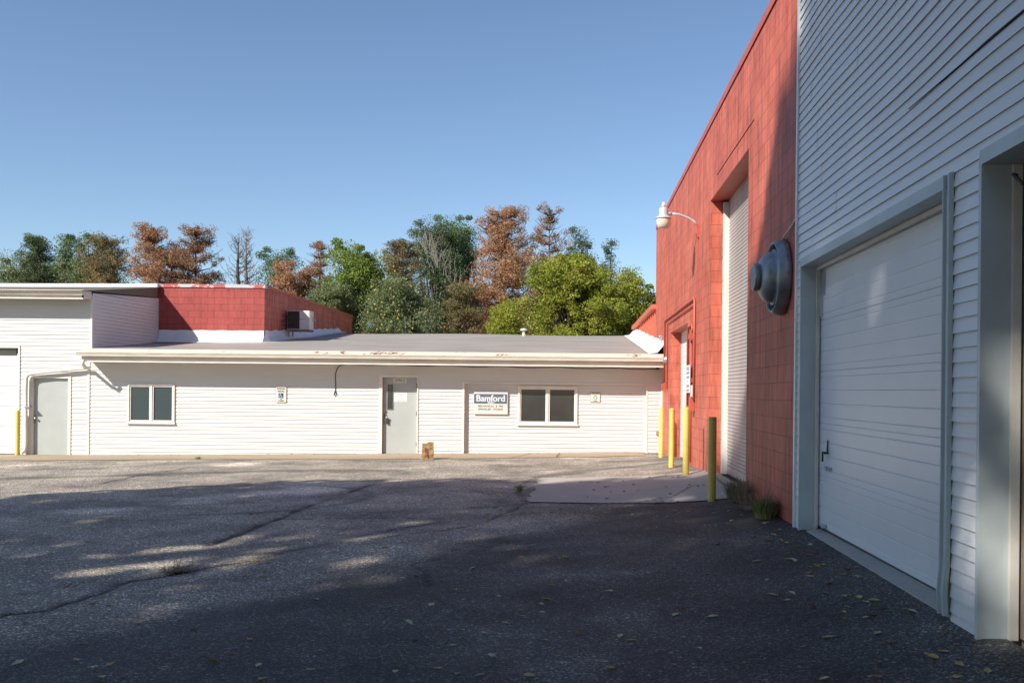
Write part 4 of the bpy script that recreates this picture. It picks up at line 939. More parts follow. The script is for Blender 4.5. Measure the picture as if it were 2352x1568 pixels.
# ---------------------------------------------------------------- SIGNS ON THE OFFICE WALL
def plate(t, r, Y, thick, m, rad=0.0, name='plate'):
    x0, x1, z0, z1 = r; m_ = MB(); pts = []
    if rad:
        for cx, cz, a0 in ((x1 - rad, z1 - rad, 0), (x0 + rad, z1 - rad, 90), (x0 + rad, z0 + rad, 180), (x1 - rad, z0 + rad, 270)):
            for k in range(6): a = math.radians(a0 + k * 18); pts.append((cx + rad * math.cos(a), cz + rad * math.sin(a)))
    else: pts = [(x1, z1), (x0, z1), (x0, z0), (x1, z0)]
    n = len(pts); m_.add([(x, Y - thick, z) for x, z in pts] + [(x, Y, z) for x, z in pts], [tuple(range(n)), tuple(range(2 * n - 1, n - 1, -1))] + [(i, n + i, n + (i + 1) % n, (i + 1) % n) for i in range(n)])
    return m_.build(name, m, t)
YS = YF + RC - 0.035
bs = thing('company_sign', 'white sign board with a blue Bamford INC. panel and black lettering below', 'sign')
r = rect(1088.5, 898, 1166, 951, YS); plate(bs, r, YS, 0.03, M['white_sign'], name='board')
r2 = rect(1089, 904, 1165, 927, YS); plate(bs, (r2[0] + .003, r2[1] - .003, r2[2], r2[3]), YS - 0.0305, 0.003, M['blue_sign'], name='blue_panel')
xc = (r2[0] + r2[1]) / 2; zB = r2[2]
bparts = [text_mesh('Bamford', 0.242, (xc + dx_, YS - 0.036 - abs(dx_) * 0.1 - (0.0003 if dx_ > 0 else 0), zB + 0.062), (1, 0, 0), (0, 0, 1), M['paper'], 'lettering', bs, bold=0.0015, sx=0.93) for dx_ in (0, -0.006, 0.006, -0.003, 0.003)]
bmm = bmesh.new()
for o_ in bparts: bmm.from_mesh(o_.data)
for o_ in bparts[1:]: bpy.data.objects.remove(o_)
bmm.to_mesh(bparts[0].data); bmm.free()
text_mesh('INC.', 0.068, (xc + 0.02, YS - 0.036, zB + 0.008), (1, 0, 0), (0, 0, 1), M['paper'], 'lettering', bs, bold=0.0025, sx=1.45)
text_mesh('MECHANICAL  &  FIRE', 0.076, (xc, YS - 0.0325, zB - 0.092), (1, 0, 0), (0, 0, 1), M['ink'], 'lettering', bs, bold=0.0, sx=0.92)
text_mesh('SPRINKLER  SYSTEMS', 0.076, (xc, YS - 0.0325, zB - 0.175), (1, 0, 0), (0, 0, 1), M['ink'], 'lettering', bs, bold=0.0, sx=0.95)
# reserved parking
ps = thing('parking_sign', 'small cream reserved parking sign with blue wheelchair symbol on white siding', 'sign'); YP = YF - 0.03
r = rect(633, 887.5, 658, 924.5, YP); plate(ps, r, YP + .0045, 0.004, M['frame_brown'], 0.035, 'border')
plate(ps, (r[0] + .010, r[1] - .010, r[2] + .010, r[3] - .010), YP, 0.002, M['white_sign'], 0.028, 'plate')
xc = (r[0] + r[1]) / 2; H = r[3] - r[2]
text_mesh('RESERVED', 0.060, (xc, YP - .004, r[3] - 0.075), (1, 0, 0), (0, 0, 1), M['ink_brown'], 'lettering', ps, bold=0.001, sx=0.82)
text_mesh('PARKING', 0.058, (xc, YP - .004, r[3] - 0.143), (1, 0, 0), (0, 0, 1), M['ink_brown'], 'lettering', ps, bold=0.001, sx=0.74)
text_mesh('VAN', 0.034, (xc, YP - .004, r[2] + 0.077), (1, 0, 0), (0, 0, 1), M['ink_brown'], 'lettering', ps, bold=0.0008)
text_mesh('ACCESSIBLE', 0.040, (xc, YP - .004, r[2] + 0.036), (1, 0, 0), (0, 0, 1), M['ink_brown'], 'lettering', ps, bold=0.0008, sx=0.82)
cz = r[2] + H * 0.44; plate(ps, (xc - 0.066, xc + 0.066, cz - 0.066, cz + 0.066), YP - .0021, 0.002, M['isa_blue'], 0.012, 'blue_square')
m_ = MB(); yy = YP - 0.006
m_.tube([(xc - 0.015, yy, cz + 0.046), (xc - 0.015, yy - .002, cz + 0.047)], 0.009, 10)
arc = [(xc - 0.012 + 0.033 * math.cos(a), yy, cz - 0.022 + 0.033 * math.sin(a)) for a in [math.radians(120 + k * 20) for k in range(12)]]
m_.tube(arc, 0.0048, 6); m_.tube([(xc - 0.015, yy, cz + 0.033), (xc - 0.012, yy, cz - 0.004), (xc + 0.02, yy, cz - 0.006), (xc + 0.036, yy, cz - 0.044), (xc + 0.05, yy, cz - 0.038)], 0.0055, 6); m_.tube([(xc - 0.013, yy, cz + 0.014), (xc + 0.014, yy, cz + 0.013)], 0.005, 6)
m_.build('wheelchair_symbol', M['paper'], ps)
# recycling sign
rs_ = thing('recycling_sign', 'small square white sign with green recycling arrows beside the dark window', 'sign'); YP = YF + RC - 0.03
r = rect(1355.5, 900, 1378.5, 923.5, YP); plate(rs_, r, YP + .0045, 0.004, M['frame_brown'], 0, 'border'); plate(rs_, (r[0] + .010, r[1] - .010, r[2] + .010, r[3] - .010), YP, 0.002, M['white_sign'], 0, 'plate')
xc = (r[0] + r[1]) / 2; cz = (r[2] + r[3]) / 2
text_mesh('RECYCLABLE', 0.034, (xc, YP - .004, r[3] - 0.046), (1, 0, 0), (0, 0, 1), M['ink_brown'], 'lettering', rs_, bold=0.0012, sx=0.9)
text_mesh('PAPER', 0.036, (xc, YP - .004, r[2] + 0.025), (1, 0, 0), (0, 0, 1), M['ink_brown'], 'lettering', rs_, bold=0.0012)
m_ = MB()
for k in range(3):
    base = 90 + k * 120; pts = [(xc + 0.043 * math.cos(math.radians(base + a)), YP - 0.005, cz - 0.002 + 0.043 * math.sin(math.radians(base + a))) for a in (38, 12, -12, -30)]
    m_.tube(pts, 0.0085, 6); e = Vector(pts[-1]); dr = (Vector(pts[-1]) - Vector(pts[-2])).normalized(); m_.tube([e, e + dr * 0.022], [0.017, 0.001], 6)
m_.build('arrows', M['ink_green'], rs_)

# cable along the eave, hanging with a curl
cb = MB(); yc = YF - 0.025
pts = [at(1512, 848, yc)]
for k in range(40): xx_ = 1500 - k * 18; pts.append(at(xx_, (836.5 + (xx_ - 790) * 0.0155) + 1.2 * math.sin(k * 0.9), yc))
pts += [at(783, 838, yc), at(774, 846, yc), at(770, 860, yc), at(771, 885, yc), at(770, 898, yc), at(767, 905, yc), at(770, 910, yc), at(773, 905, yc), at(770, 898, yc - .02), at(768, 900, yc - .02)]
cb.tube(pts, 0.010, 6)
setp(cb.build('cable', M['cable'], smooth=True), 'thin dark cable under the eave with a loose hanging end', 'cable')
mb = MB(); p_ = at(1511, 845, YF - .1); mb.box(p_[0] - .05, p_[0] + .04, p_[1] - .04, p_[1] + 0.05, p_[2] - .035, p_[2] + .035); 
setp(mb.build('security_camera', M['dark'], bev=0.01), 'small dark box under the eave at the red wall corner', 'camera')
mb = MB(); p_ = at(1510, 994, YF - .05); mb.box(p_[0] - .035, p_[0] + .035, p_[1] - .02, p_[1] + 0.03, p_[2] - .05, p_[2] + .05)
setp(mb.build('outlet_box', M['frame_brown'], bev=0.006), 'small brown outlet box low on the siding behind the far bollard', 'outlet')

# ---------------------------------------------------------------- TREES
def leaf_quads(centers, size, seed, flat=0.0, aspect=0.55):
    r = np.random.default_rng(seed); n = len(centers)
    d = r.normal(size=(n, 3)); d /= np.linalg.norm(d, axis=1)[:, None]
    e = r.normal(size=(n, 3)); e -= (e * d).sum(1)[:, None] * d; e /= np.linalg.norm(e, axis=1)[:, None]
    s = size * r.uniform(0.6, 1.35, n)[:, None]
    a = d * s * 0.5; b = e * s * 0.5 * aspect
    V = np.stack([centers - a, centers + b, centers + a, centers - b], 1).reshape(-1, 3)
    return V, np.arange(n * 4).reshape(n, 4)
def crown_from_clumps(name, clumps, rad, per, leaf, mats, parent, seed, spread=(1, 1, 0.7), aspect=0.55):
    r = np.random.default_rng(seed); clumps = np.asarray(clumps, float); n = len(clumps)
    rad = np.broadcast_to(np.asarray(rad, float), (n,))
    p = r.normal(size=(n, per, 3)); p /= np.linalg.norm(p, axis=2)[:, :, None]; p *= (r.random((n, per, 1)) ** 0.45)
    c = (clumps[:, None, :] + p * rad[:, None, None] * np.array(spread)).reshape(-1, 3)
    V, Fq = leaf_quads(c, leaf, seed + 1, aspect=aspect)
    o = np_mesh(name, V, Fq, mats, parent)
    return o
def branches(mb, base, tips, r0, seed=0):
    rr = random.Random(seed)
    for tp, br in tips:
        a = Vector(base[0]) + (Vector(base[1]) - Vector(base[0])) * br; b = Vector(tp); m1 = a.lerp(b, 0.5) + Vector((rr.uniform(-.3, .3), rr.uniform(-.3, .3), rr.uniform(-.2, .4)))
        mb.tube([a, m1, b], [r0 * 0.35 * (1.15 - br), r0 * 0.2, r0 * 0.05], 5, cap=False)

def broadleaf(px, top, hw, Y, mat, label, seed, bot=900, n=90, per=110, leaf=0.16, crad=0.75, kind='broadleaf_tree', fruit=False, taper=0.55, bark='bark', group='trees behind the office roof', twigs=False, cat='tree'):
    r = random.Random(seed); x, _, zt_ = at(px, top, Y); zb = at(px, bot, Y)[2]; W = hw * Y / F; H = zt_ - zb
    W *= 1.12; t = thing(kind, label, cat, (x, Y, 0), group=group)
    clumps = []; rads = []
    # lobes on an uneven crown outline
    lobes = [(0, 0, zb + H * 0.55, W * 0.72, H * 0.45)]
    nl = 9
    for k in range(nl):
        f = k / nl; zz = zb + H * (0.28 + 0.62 * r.random()); wz = W * (1 - taper * max(0, (zz - zb) / H - 0.35) / 0.65)
        a = r.uniform(0, 2 * math.pi); lobes.append((math.cos(a) * wz * 0.55, math.sin(a) * wz * 0.55, zz, W * r.uniform(0.28, 0.45), H * r.uniform(0.12, 0.22)))
    lobes.append((r.uniform(-.15, .15) * W, 0, zt_ - H * 0.16 - crad * .4, W * 0.34, H * 0.15))
    for k in range(n):
        L_ = lobes[0] if k < n * 0.3 else lobes[1 + (k % (len(lobes) - 1))]
        while True:
            v = Vector((r.gauss(0, 1), r.gauss(0, 1), r.gauss(0, 1))).normalized() * (0.55 + 0.45 * r.random())
            if v.y < 0.75: break
        p = (L_[0] + v.x * L_[3], L_[1] + v.y * L_[3], L_[2] + v.z * L_[4])
        if p[2] > zt_ - crad * 0.3: p = (p[0], p[1], zt_ - crad * 0.3)
        if r.random() < 0.22:
            c0 = Vector((0, 0, zb + H * 0.5)); p = tuple(c0 + (Vector(p) - c0) * r.uniform(1.05, 1.2)); p = (p[0], p[1], min(p[2], zt_ - 0.1)); clumps.append(p); rads.append(crad * r.uniform(0.3, 0.5)); continue
        clumps.append(p); rads.append(crad * r.uniform(0.55, 1.25))
    n = len(clumps); cr_ = crown_from_clumps('crown', clumps, rads, int(per * 2.5), leaf * 0.62, L[mat], t, seed)
    tb = MB(); tb.tube([(0, 0, -0.5), (0.1, 0, zb * 0.5 + 1), (0, 0, zb + H * 0.45), (0, 0, zb + H * 0.8)], [0.28, 0.22, 0.13, 0.04], 8)
    branches(tb, ((0, 0, max(1.5, zb)), (0, 0, zb + H * .75)), [(c, r.uniform(0, .8)) for c in clumps[::3]], 0.28, seed)
    tb.build('trunk', M[bark], t, smooth=True)
    if fruit:
        fm = MB()
        for k in range(150):
            c = r.choice(clumps); v = Vector((r.gauss(0, 1), -abs(r.gauss(0, 1)), r.gauss(0, 1))).normalized() * crad * 1.0
            s = 0.05; p = (c[0] + v.x, c[1] + v.y, c[2] + v.z)
            fm.add([(p[0] + s * a, p[1] + s * b, p[2] + s * c_) for a, b, c_ in ((1, 0, 0), (-1, 0, 0), (0, 1, 0), (0, -1, 0), (0, 0, 1), (0, 0, -1))], [(0, 2, 4), (2, 1, 4), (1, 3, 4), (3, 0, 4), (2, 0, 5), (1, 2, 5), (3, 1, 5), (0, 3, 5)])
        setp(fm.build('fruit', M['fruit'], t), kind='stuff')
    return t
def conifer(px, top, hw, Y, mat, label, seed, bot=930, dens=1.0, leaf=0.20, per=46, kind='pine_tree', bark='bark', group='trees behind the office roof', mat2=None, rnd=0.6, cat='pine tree', crad=0.42):
    """whorled upswept branches; rnd: 0 = cone, 1 = rounded"""
    r = random.Random(seed); x, _, zt_ = at(px, top, Y); zb = at(px, bot, Y)[2]; W = hw * Y / F; H = zt_ - zb
    t = thing(kind, label, cat, (x, Y, 0), group=group)
    tb = MB(); tb.tube([(0, 0, -0.5), (0.05, 0, zb + H * .4), (0, 0, zt_ - 0.1)], [0.2, 0.11, 0.015], 8)
    cl = []; rads = []; z = zb
    while z < zt_ - 0.25:
        f = (z - zb) / H; w = W * 1.15 * (1 - f) ** (0.2 + 0.45 * (1 - rnd)) * (1.0 if f > 0.1 else 0.85)
        for k in range(9):
            a = r.uniform(0, 2 * math.pi); ln = w * r.uniform(0.66, 1.14) + 0.12; up = ln * r.uniform(0.12, 0.45) * (0.6 + f)
            tip = Vector((math.cos(a) * ln, math.sin(a) * ln, z + up)); st_ = Vector((0, 0, z)); m1 = st_.lerp(tip, 0.55) + Vector((0, 0, -up * 0.22))
            tb.tube([st_, m1, tip], [0.032, 0.02, 0.008], 4, cap=False)
            m = max(2, int(ln / 0.42))
            for j in range(m):
                s = 0.12 + 0.88 * (j + r.random()) / m
                if r.random() > dens: continue
                p = st_.lerp(m1, s / 0.55) if s < 0.55 else m1.lerp(tip, min(1, (s - 0.55) / 0.45))
                cl.append((p.x + r.uniform(-.15, .15), p.y + r.uniform(-.15, .15), min(p.z + r.uniform(-.05, .2), zt_))); rads.append(crad * r.uniform(0.6, 1.2) * (0.8 + 0.3 * (1 - f)))
        z += 0.34 + 0.2 * r.random()
    cl += [(0, 0, zt_ - 0.2), (0, 0, zt_ - 0.55)]; rads += [0.2, 0.3]
    # tufts, needles
    crown_from_clumps('crown', cl, rads, int(per * 2.1), leaf * 0.72, L[mat], t, seed, (1, 1, 0.8), aspect=0.22)
    tb.build('trunk', M[bark], t, smooth=True)
    return t
def bare(px, top, hw, Y, label, seed, bark):
    r = random.Random(seed); x, _, zt_ = at(px, top, Y); zb = at(px, 690, Y)[2]; W = hw * Y / F
    t = thing('dead_tree', label, 'dead tree', (x, Y, 0)); tb = MB(); tb.tube([(0, 0, -0.5), (0.06, 0, zb), (-.04, 0, (zb + zt_) / 2), (0, 0, zt_)], [0.2, 0.12, 0.07, 0.01], 8)
    bb = MB(); z = zb - 1.0
    while z < zt_ - 0.1:
        f = max(0, (z - zb) / (zt_ - zb))
        for k in range(4):
            a = r.uniform(0, 6.283); ln = W * (1.1 - 0.85 * f ** 1.5) * r.uniform(0.5, 1.05); p = Vector((0, 0, z)); pts = [p]
            d = Vector((math.cos(a), math.sin(a), 0)); n = 5
            for j in range(n):
                q_ = p + d * ln * (j + 1) / n + Vector((0, 0, ln * (0.02 * (j + 1) + 0.035 * (j + 1) ** 2 * (0.3 + f)) - 0.06 * ln)) + Vector((r.uniform(-.05, .05), r.uniform(-.05, .05), r.uniform(-.05, .05))); pts.append(q_)
            bb.tube(pts, [0.022, 0.018, 0.014, 0.011, 0.009, 0.006], 4, cap=False)
            for j in range(2, 6):
                e = pts[j] + Vector((r.uniform(-.35, .35), r.uniform(-.35, .35), r.uniform(.05, .4))); bb.tube([pts[j], e], [0.008, 0.004], 3, cap=False)
        z += 0.24
    tb.build('trunk', M[bark], t, smooth=True); bb.build('branches', M[bark], t)
    return t

broadleaf(14, 590, 42, 50, 'olive', 'low olive green bushy tree at the left edge of the photo', 101, n=50)
conifer(88, 540, 62, 52, 'pine', 'dark green pointed pine at the far left of the tree row', 102)
broadleaf(150, 538, 58, 55, 'green', 'tall loose green tree right of the dark pointed pine', 103, n=100, per=90)
broadleaf(200, 540, 66, 58, 'green', 'green tree with wispy top left of the half-browned pine', 117, n=80, per=80)
conifer(243, 548, 66, 50, 'mix', 'pine with green top and browning lower boughs beside the rust pines', 104, rnd=0.85)
broadleaf(60, 600, 60, 53, 'olive', 'low olive tree before the dark pointed pine at the far left', 133, n=110, per=100)
broadleaf(190, 600, 70, 52, 'olive', 'low olive tree before the loose green trees at the left', 134, n=120, per=100)
conifer(352, 520, 72, 50, 'brown', 'dead orange-brown pine with a pointed top left of the rust pine', 105, rnd=0.65, dens=0.95)
conifer(450, 528, 74, 51, 'rust', 'dead rust-red pine with a thin top beside the bare trees', 106, rnd=0.75, dens=0.85)
conifer(395, 570, 85, 49, 'rust', 'lower rust-red pine in front between the two tall brown pines', 107, rnd=0.8, dens=0.9)
bare(548, 545, 42, 48, 'bare dark dead tree, left of the leafless pair', 108, 'bark')
bare(567, 530, 34, 49, 'bare brown dead tree, right of the leafless pair', 109, 'bark_grey')
broadleaf(642, 568, 60, 54, 'green', 'bluish green tree right of the two bare trees', 110, n=90, per=100, leaf=0.14)
conifer(655, 605, 45, 47, 'brown', 'low orange-brown pine behind the red building corner', 111, rnd=0.8, dens=0.7)
conifer(735, 550, 48, 55, 'rust', 'thin dying pine with sparse pinkish tufts behind the bright green tree', 112, dens=0.5, rnd=0.7, bark='bark_grey')
conifer(700, 625, 45, 48, 'brown', 'small brown pine just right of the red building corner', 127, dens=0.8, rnd=0.8)
broadleaf(815, 553, 82, 46, 'bright', 'bright green tree with drooping sprays above the end of the red building', 113, n=170, per=110, leaf=0.17)
broadleaf(1000, 512, 98, 58, 'dark', 'big dark green tree with grey dead branches at its top', 114, n=230, per=110, leaf=0.15, crad=0.8)
broadleaf(1060, 497, 62, 60, 'green', 'tallest green tree just left of the big brown pine', 115, n=130, per=110)
conifer(925, 545, 62, 49, 'mix', 'brownish green pine rising behind the fruit tree', 116, rnd=0.75)
broadleaf(925, 640, 112, 43, 'olive', 'olive fruit tree dotted with small yellow fruit', 118, n=230, per=100, leaf=0.13, crad=0.6, fruit=True, kind='fruit_tree', cat='fruit tree')
conifer(1060, 655, 50, 46, 'mix', 'short mixed green and brown pine between the fruit tree and brown pine', 119, rnd=0.8)
conifer(1160, 486, 92, 48, 'brown', 'big orange-brown dead pine in the middle of the tree row', 120, rnd=0.7, dens=1.0, per=60, crad=0.5)
conifer(1262, 476, 58, 52, 'rust', 'thin see-through dead pine right of the big brown one', 121, rnd=0.75, dens=0.32, bark='bark_grey')
conifer(1268, 600, 60, 50, 'brown', 'lower brown pine between the thin dead pine and the yellow-green tree', 122, rnd=0.8, dens=0.7)
broadleaf(1322, 528, 44, 56, 'greygreen', 'grey-green tree top peeking behind the yellow-green tree', 123, n=80, per=90)
broadleaf(1392, 556, 40, 57, 'greygreen', 'smaller grey-green tree top, nearer the red workshop', 124, n=70, per=80)
broadleaf(1320, 580, 140, 42, 'yellow', 'large yellow-green tree left of the red workshop', 125, n=330, per=110, leaf=0.16, crad=0.62)
broadleaf(1462, 606, 62, 43, 'yellow', 'yellow-green tree touching the red workshop corner', 126, n=130, per=90, leaf=0.16, crad=0.6)
broadleaf(1165, 690, 62, 41.5, 'yellow', 'low yellow-green bushy tree just behind the roof ridge', 128, n=90, per=100, leaf=0.14, crad=0.5)
broadleaf(760, 640, 70, 44, 'olive', 'low olive tree in front of the bright green one', 129, n=110, per=100, leaf=0.14, crad=0.55)
broadleaf(120, 590, 170, 60, 'green', 'low dark green thicket tree behind the left roof', 130, n=260, per=110)
broadleaf(262, 610, 60, 61, 'dark', 'dark green tree top between the half-browned pine and the rust pines', 132, n=90, per=100)
broadleaf(1100, 640, 120, 62, 'dark', 'dark green tree far behind the brown pines', 131, n=160, per=90)
# grey dead twigs in the top of the big dark tree
tw = MB(); rr = random.Random(9)
for (px, py, sx_, n_) in ((985, 578, 20, 38), (1008, 600, 16, 26), (1045, 650, 20, 14)):
    for k in range(n_):
        b0 = Vector(at(px + rr.gauss(0, sx_ * .45), py + rr.gauss(0, 14), 54.6 + rr.uniform(-.5, .8))); lean = (b0.x - at(px, py, 54.4)[0]) * 0.35
        p1 = b0 + Vector((lean + rr.gauss(0, .12), 0, rr.uniform(.3, .6))); p2 = p1 + Vector((lean + rr.gauss(0, .16), 0, rr.uniform(.2, .6)))
        tw.tube([b0, p1, p2], [0.017, 0.012, 0.005], 3, cap=False)
        e2 = p1 + Vector((rr.gauss(0, .28), 0, rr.uniform(.1, .35))); tw.tube([p1, e2], [0.009, 0.004], 3, cap=False)
bt = [o for o in C.objects if o.get('label') == 'big dark green tree with grey dead branches at its top'][0]
two = tw.build('dead_branches', M['twig'], bt); two.matrix_parent_inverse = Matrix.Translation(-Vector(bt.location))

# ---- trees behind and left of the camera, whose shade falls on the yard and walls
edge = [(7.2, 7.5), (6.3, 9.6), (5.6, 12.5), (1.7, 17.3), (-2.3, 21.0), (-6.5, 23.5), (-9.4, 26.4), (-14, 30.0), (-22, 31), (-26, 28)]
ex = [p[0] for p in edge][::-1]; ez = [p[1] for p in edge][::-1]
def sunplane(x, y, z):
    t_ = (x + 17) / 0.93; return y - 0.95 * t_, z + t_
holes_s = []
for (px, py, ry, rz) in ((330, 1282, 0.85, 0.26), (470, 1262, 0.6, 0.2), (930, 1212, 0.8, 0.24), (560, 1140, 0.6, 0.14), (90, 1152, 0.9, 0.14), (880, 1222, 0.6, 0.2), (1560, 1140, 0.7, 0.13), (1480, 1144, 0.5, 0.1),
                         (870, 1330, 0.45, 0.14), (350, 1400, 0.5, 0.16), (2000, 1195, 0.3, 0.1), (1240, 1330, 0.3, .1), (700, 1238, 0.6, 0.12), (620, 1262, 0.7, 0.13), (190, 1305, 0.6, 0.14), (1060, 1182, 0.6, 0.12), (760, 1165, 0.5, 0.08), (250, 1180, 0.8, 0.1), (440, 1345, .4, .1)):
    p = onground(px, py); holes_s.append((*sunplane(*p), ry, rz))
rq = random.Random(31)
for k in range(34):
    p = onground(rq.uniform(-50, 1250), rq.choice((rq.uniform(1150, 1345), rq.uniform(1225, 1300)))); holes_s.append((*sunplane(*p), rq.uniform(.35, .75), rq.uniform(.07, .15)))
for (px, py, ry, rz) in ((1925, 190, 0.13, 0.8), (1900, 300, 0.12, .5), (1905, 520, 0.11, 0.5), (1850, 60, 0.09, .6), (1915, 690, 0.12, 0.5), (1925, 840, 0.12, .4), (2300, 1230, 0.2, 0.5), (2240, 1190, 0.16, 0.45), (2320, 800, 0.25, .45), (1980, 640, 0.12, .4), (1985, 900, .14, .3), (1910, 1040, .12, .25)):
    p = onwall(px, py); holes_s.append((*sunplane(*p), ry, rz))
shade = [(-19.5, 3.0, 'green', 'broad green tree beyond the left edge of the yard, nearest the shop'), (-18, -3.5, 'dark', 'tall dark green tree standing left of the camera'),
         (-17, -10.5, 'green', 'very tall green tree behind and left of the camera'), (-16, -18, 'dark', 'very tall dark tree farthest behind the camera')]
rs = np.random.default_rng(77)
NB = 900
cand = []
while len(cand) < NB:
    y_ = rs.uniform(-25, 6.8); z_ = rs.uniform(4.0, 31)
    top_ = np.interp(y_, ex, ez)
    low = np.interp(y_, [-25, -14, -8, 0, 6.5], [10, 9, 7, 5, 3.8])
    rad = rs.uniform(0.8, 1.5)
    if z_ < low or z_ > top_ - rad * 0.55 or y_ > 6.6 - rad * 0.5: continue
    cand.append((y_, z_, rad))
for i, (tx, ty, mat, lab) in enumerate(shade):
    t = thing('shade_tree', lab, 'tree', (tx, ty, 0), group='tall trees behind the camera')
    mine = [c for c in cand if min(range(4), key=lambda k: abs(shade[k][1] - c[0])) == i]
    C3 = []; R3 = []
    for y_, z_, rad in mine:
        off = rs.uniform(-2.6, 2.2); dx = off; C3.append((-17 + dx, y_ + 0.95 * dx / 0.93, z_ - dx / 0.93)); R3.append(rad)
    C3 = np.array(C3); R3 = np.array(R3); per = 160
    p = rs.normal(size=(len(C3), per, 3)); p /= np.linalg.norm(p, axis=2)[:, :, None]; p *= rs.random((len(C3), per, 1)) ** 0.42
    c = (C3[:, None, :] + p * R3[:, None, None] * np.array((1, 1, 0.75))).reshape(-1, 3)
    # open gaps where sun flecks reach the yard
    tt = (c[:, 0] + 17) / 0.93; yy = c[:, 1] - 0.95 * tt; zz = c[:, 2] + tt; keep = np.ones(len(c), bool)
    stay = rs.random(len(c)) < 0.05
    for hy_, hz_2, ry, rz in holes_s: keep &= (((yy - hy_) / ry) ** 2 + ((zz - hz_2) / (rz * 1.15)) ** 2 > 1) | stay
    c = c[keep] - np.array((tx, ty, 0))
    V, Fq = leaf_quads(c, 0.33, 500 + i, aspect=0.75); np_mesh('crown', V, Fq, L['shade'], t)
    tb = MB(); H = float(C3[:, 2].max()); tb.tube([(0, 0, -0.6), (0.2, 0.1, H * 0.3), (C3[:, 0].mean() - tx, C3[:, 1].mean() - ty, H * 0.6), (C3[:, 0].mean() - tx, C3[:, 1].mean() - ty, H * 0.85)], [0.5, 0.4, 0.25, 0.06], 10)
    tb.build('trunk', M['bark'], t, smooth=True)

for i, (tx, ty, h_, w_) in enumerate(((-34, -26, 17, 9), (-20, -30, 20, 9), (-6, -27, 18, 9), (8, -29, 19, 9), (22, -26, 17, 9), (38, -24, 18, 10))):  # unseen trees added to cut the sky light on the facade
    place = ('behind the camera, far left', 'behind the camera, left of centre', 'straight behind the camera', 'behind the camera, right of centre', 'behind the camera, right', 'behind the camera, far right', 'beside the yard on the left, nearer', 'beside the yard on the left, farther')[i]
    t = thing('sky_block_tree', 'added sky-dimming tree ' + place, 'tree', (tx, ty, 0), group='added trees that dim the sky light')
    n_ = 150; v = rs.normal(size=(n_, 3)); v /= np.linalg.norm(v, axis=1)[:, None]; v *= rs.uniform(0.5, 1, (n_, 1)); cl = v * np.array((w_ * .9, w_ * .7, h_ * .42)) + np.array((0, 0, h_ * .56))
    crown_from_clumps('crown', cl, 1.7, 60, 0.65, L['shade'], t, 900 + i, aspect=0.75)
    tb = MB(); tb.tube([(0, 0, -0.6), (0.1, 0, h_ * .4), (0, 0, h_ * .8)], [0.4, 0.3, 0.06], 8); tb.build('trunk', M['bark'], t, smooth=True)

# ---------------------------------------------------------------- WEEDS, LITTER, LEAVES
def tuft(name, px, py, n, h, spread, mat, label, seed, stems=0, ground=None):
    p = ground or onground(px, py); r = random.Random(seed); m_ = MB()
    for k in range(n):
        a = r.uniform(0, 6.283); o_ = r.uniform(0, spread * 0.4); b = Vector((math.cos(a) * o_, math.sin(a) * o_, 0)); ln = h * r.uniform(0.5, 1.1)
        a2 = a + r.uniform(-.7, .7); d = Vector((math.cos(a2), math.sin(a2), 0)) * spread * r.uniform(0.2, 1.0); w = 0.0022 + 0.003 * r.random()
        s = Vector((-math.sin(a2), math.cos(a2), 0)) * w; m1 = b + d * 0.35 + Vector((0, 0, ln * 0.75)); tp = b + d + Vector((0, 0, ln * r.uniform(.55, 1)))
        m_.add([b - s, b + s, m1 + s, m1 - s, tp], [(0, 1, 2, 3), (3, 2, 4)])
    o = m_.build(name, mat); o.location = p; setp(o, label, 'weed')
    if stems:
        sm = MB()
        for k in range(stems):
            q0 = Vector((r.uniform(-.12, .12), r.uniform(-.05, .05), 0)); q1 = q0 + Vector((r.uniform(-.03, .06), 0, h * r.uniform(2.2, 3.0))); sm.tube([q0, q0.lerp(q1, .5) + Vector((.008, 0, 0)), q1], [0.003, 0.0025, 0.0015], 4)
        sm.build('stems', M['weed_dry'], o)
    return o
tuft('grass_tuft', 0, 0, 420, 0.30, 0.30, M['weed'], 'green grass tuft at the red wall by the roller door corner', 1, ground=(2.25, 13.0, 0.24))
tuft('grass_tuft', 0, 0, 130, 0.40, 0.40, M['weed_dry'], 'dry pale grass stalks at the near roller door corner', 11, ground=(2.30, 12.75, 0.24))
tuft('grass_tuft', 0, 0, 420, 0.26, 0.28, M['weed'], 'green grass tuft at the red wall next to the white garage corner', 2, ground=(2.26, 11.15, 0.25))
tuft('grass_tuft', 0, 0, 110, 0.38, 0.4, M['weed_dry'], 'dry seed stalks over the tuft next to the white garage corner', 12, ground=(2.3, 11.3, 0.25))
tuft('weed_clump', 418, 1311, 130, 0.05, 0.22, M['weed_dry'], 'dead brown weed with thin upright stalks growing in the long crack', 3, stems=5)
tuft('weed_clump', 395, 1314, 90, 0.05, 0.22, M['weed_dry'], 'flat dead weed mat in the long crack, left of the stalks', 13)
tuft('weed_clump', 455, 1054, 60, 0.08, 0.16, M['weed'], 'small green weed at the sidewalk edge below the left window', 4)
tuft('weed_clump', 1194, 1128, 60, 0.12, 0.12, M['weed'], 'small green weed by the left end of the concrete pad', 5)
tuft('weed_clump', 1735, 1160, 60, 0.08, 0.3, M['weed_dry'], 'dry pale leaf debris between the two wall grass tufts', 6, ground=(2.2, 12.0, 0.24))

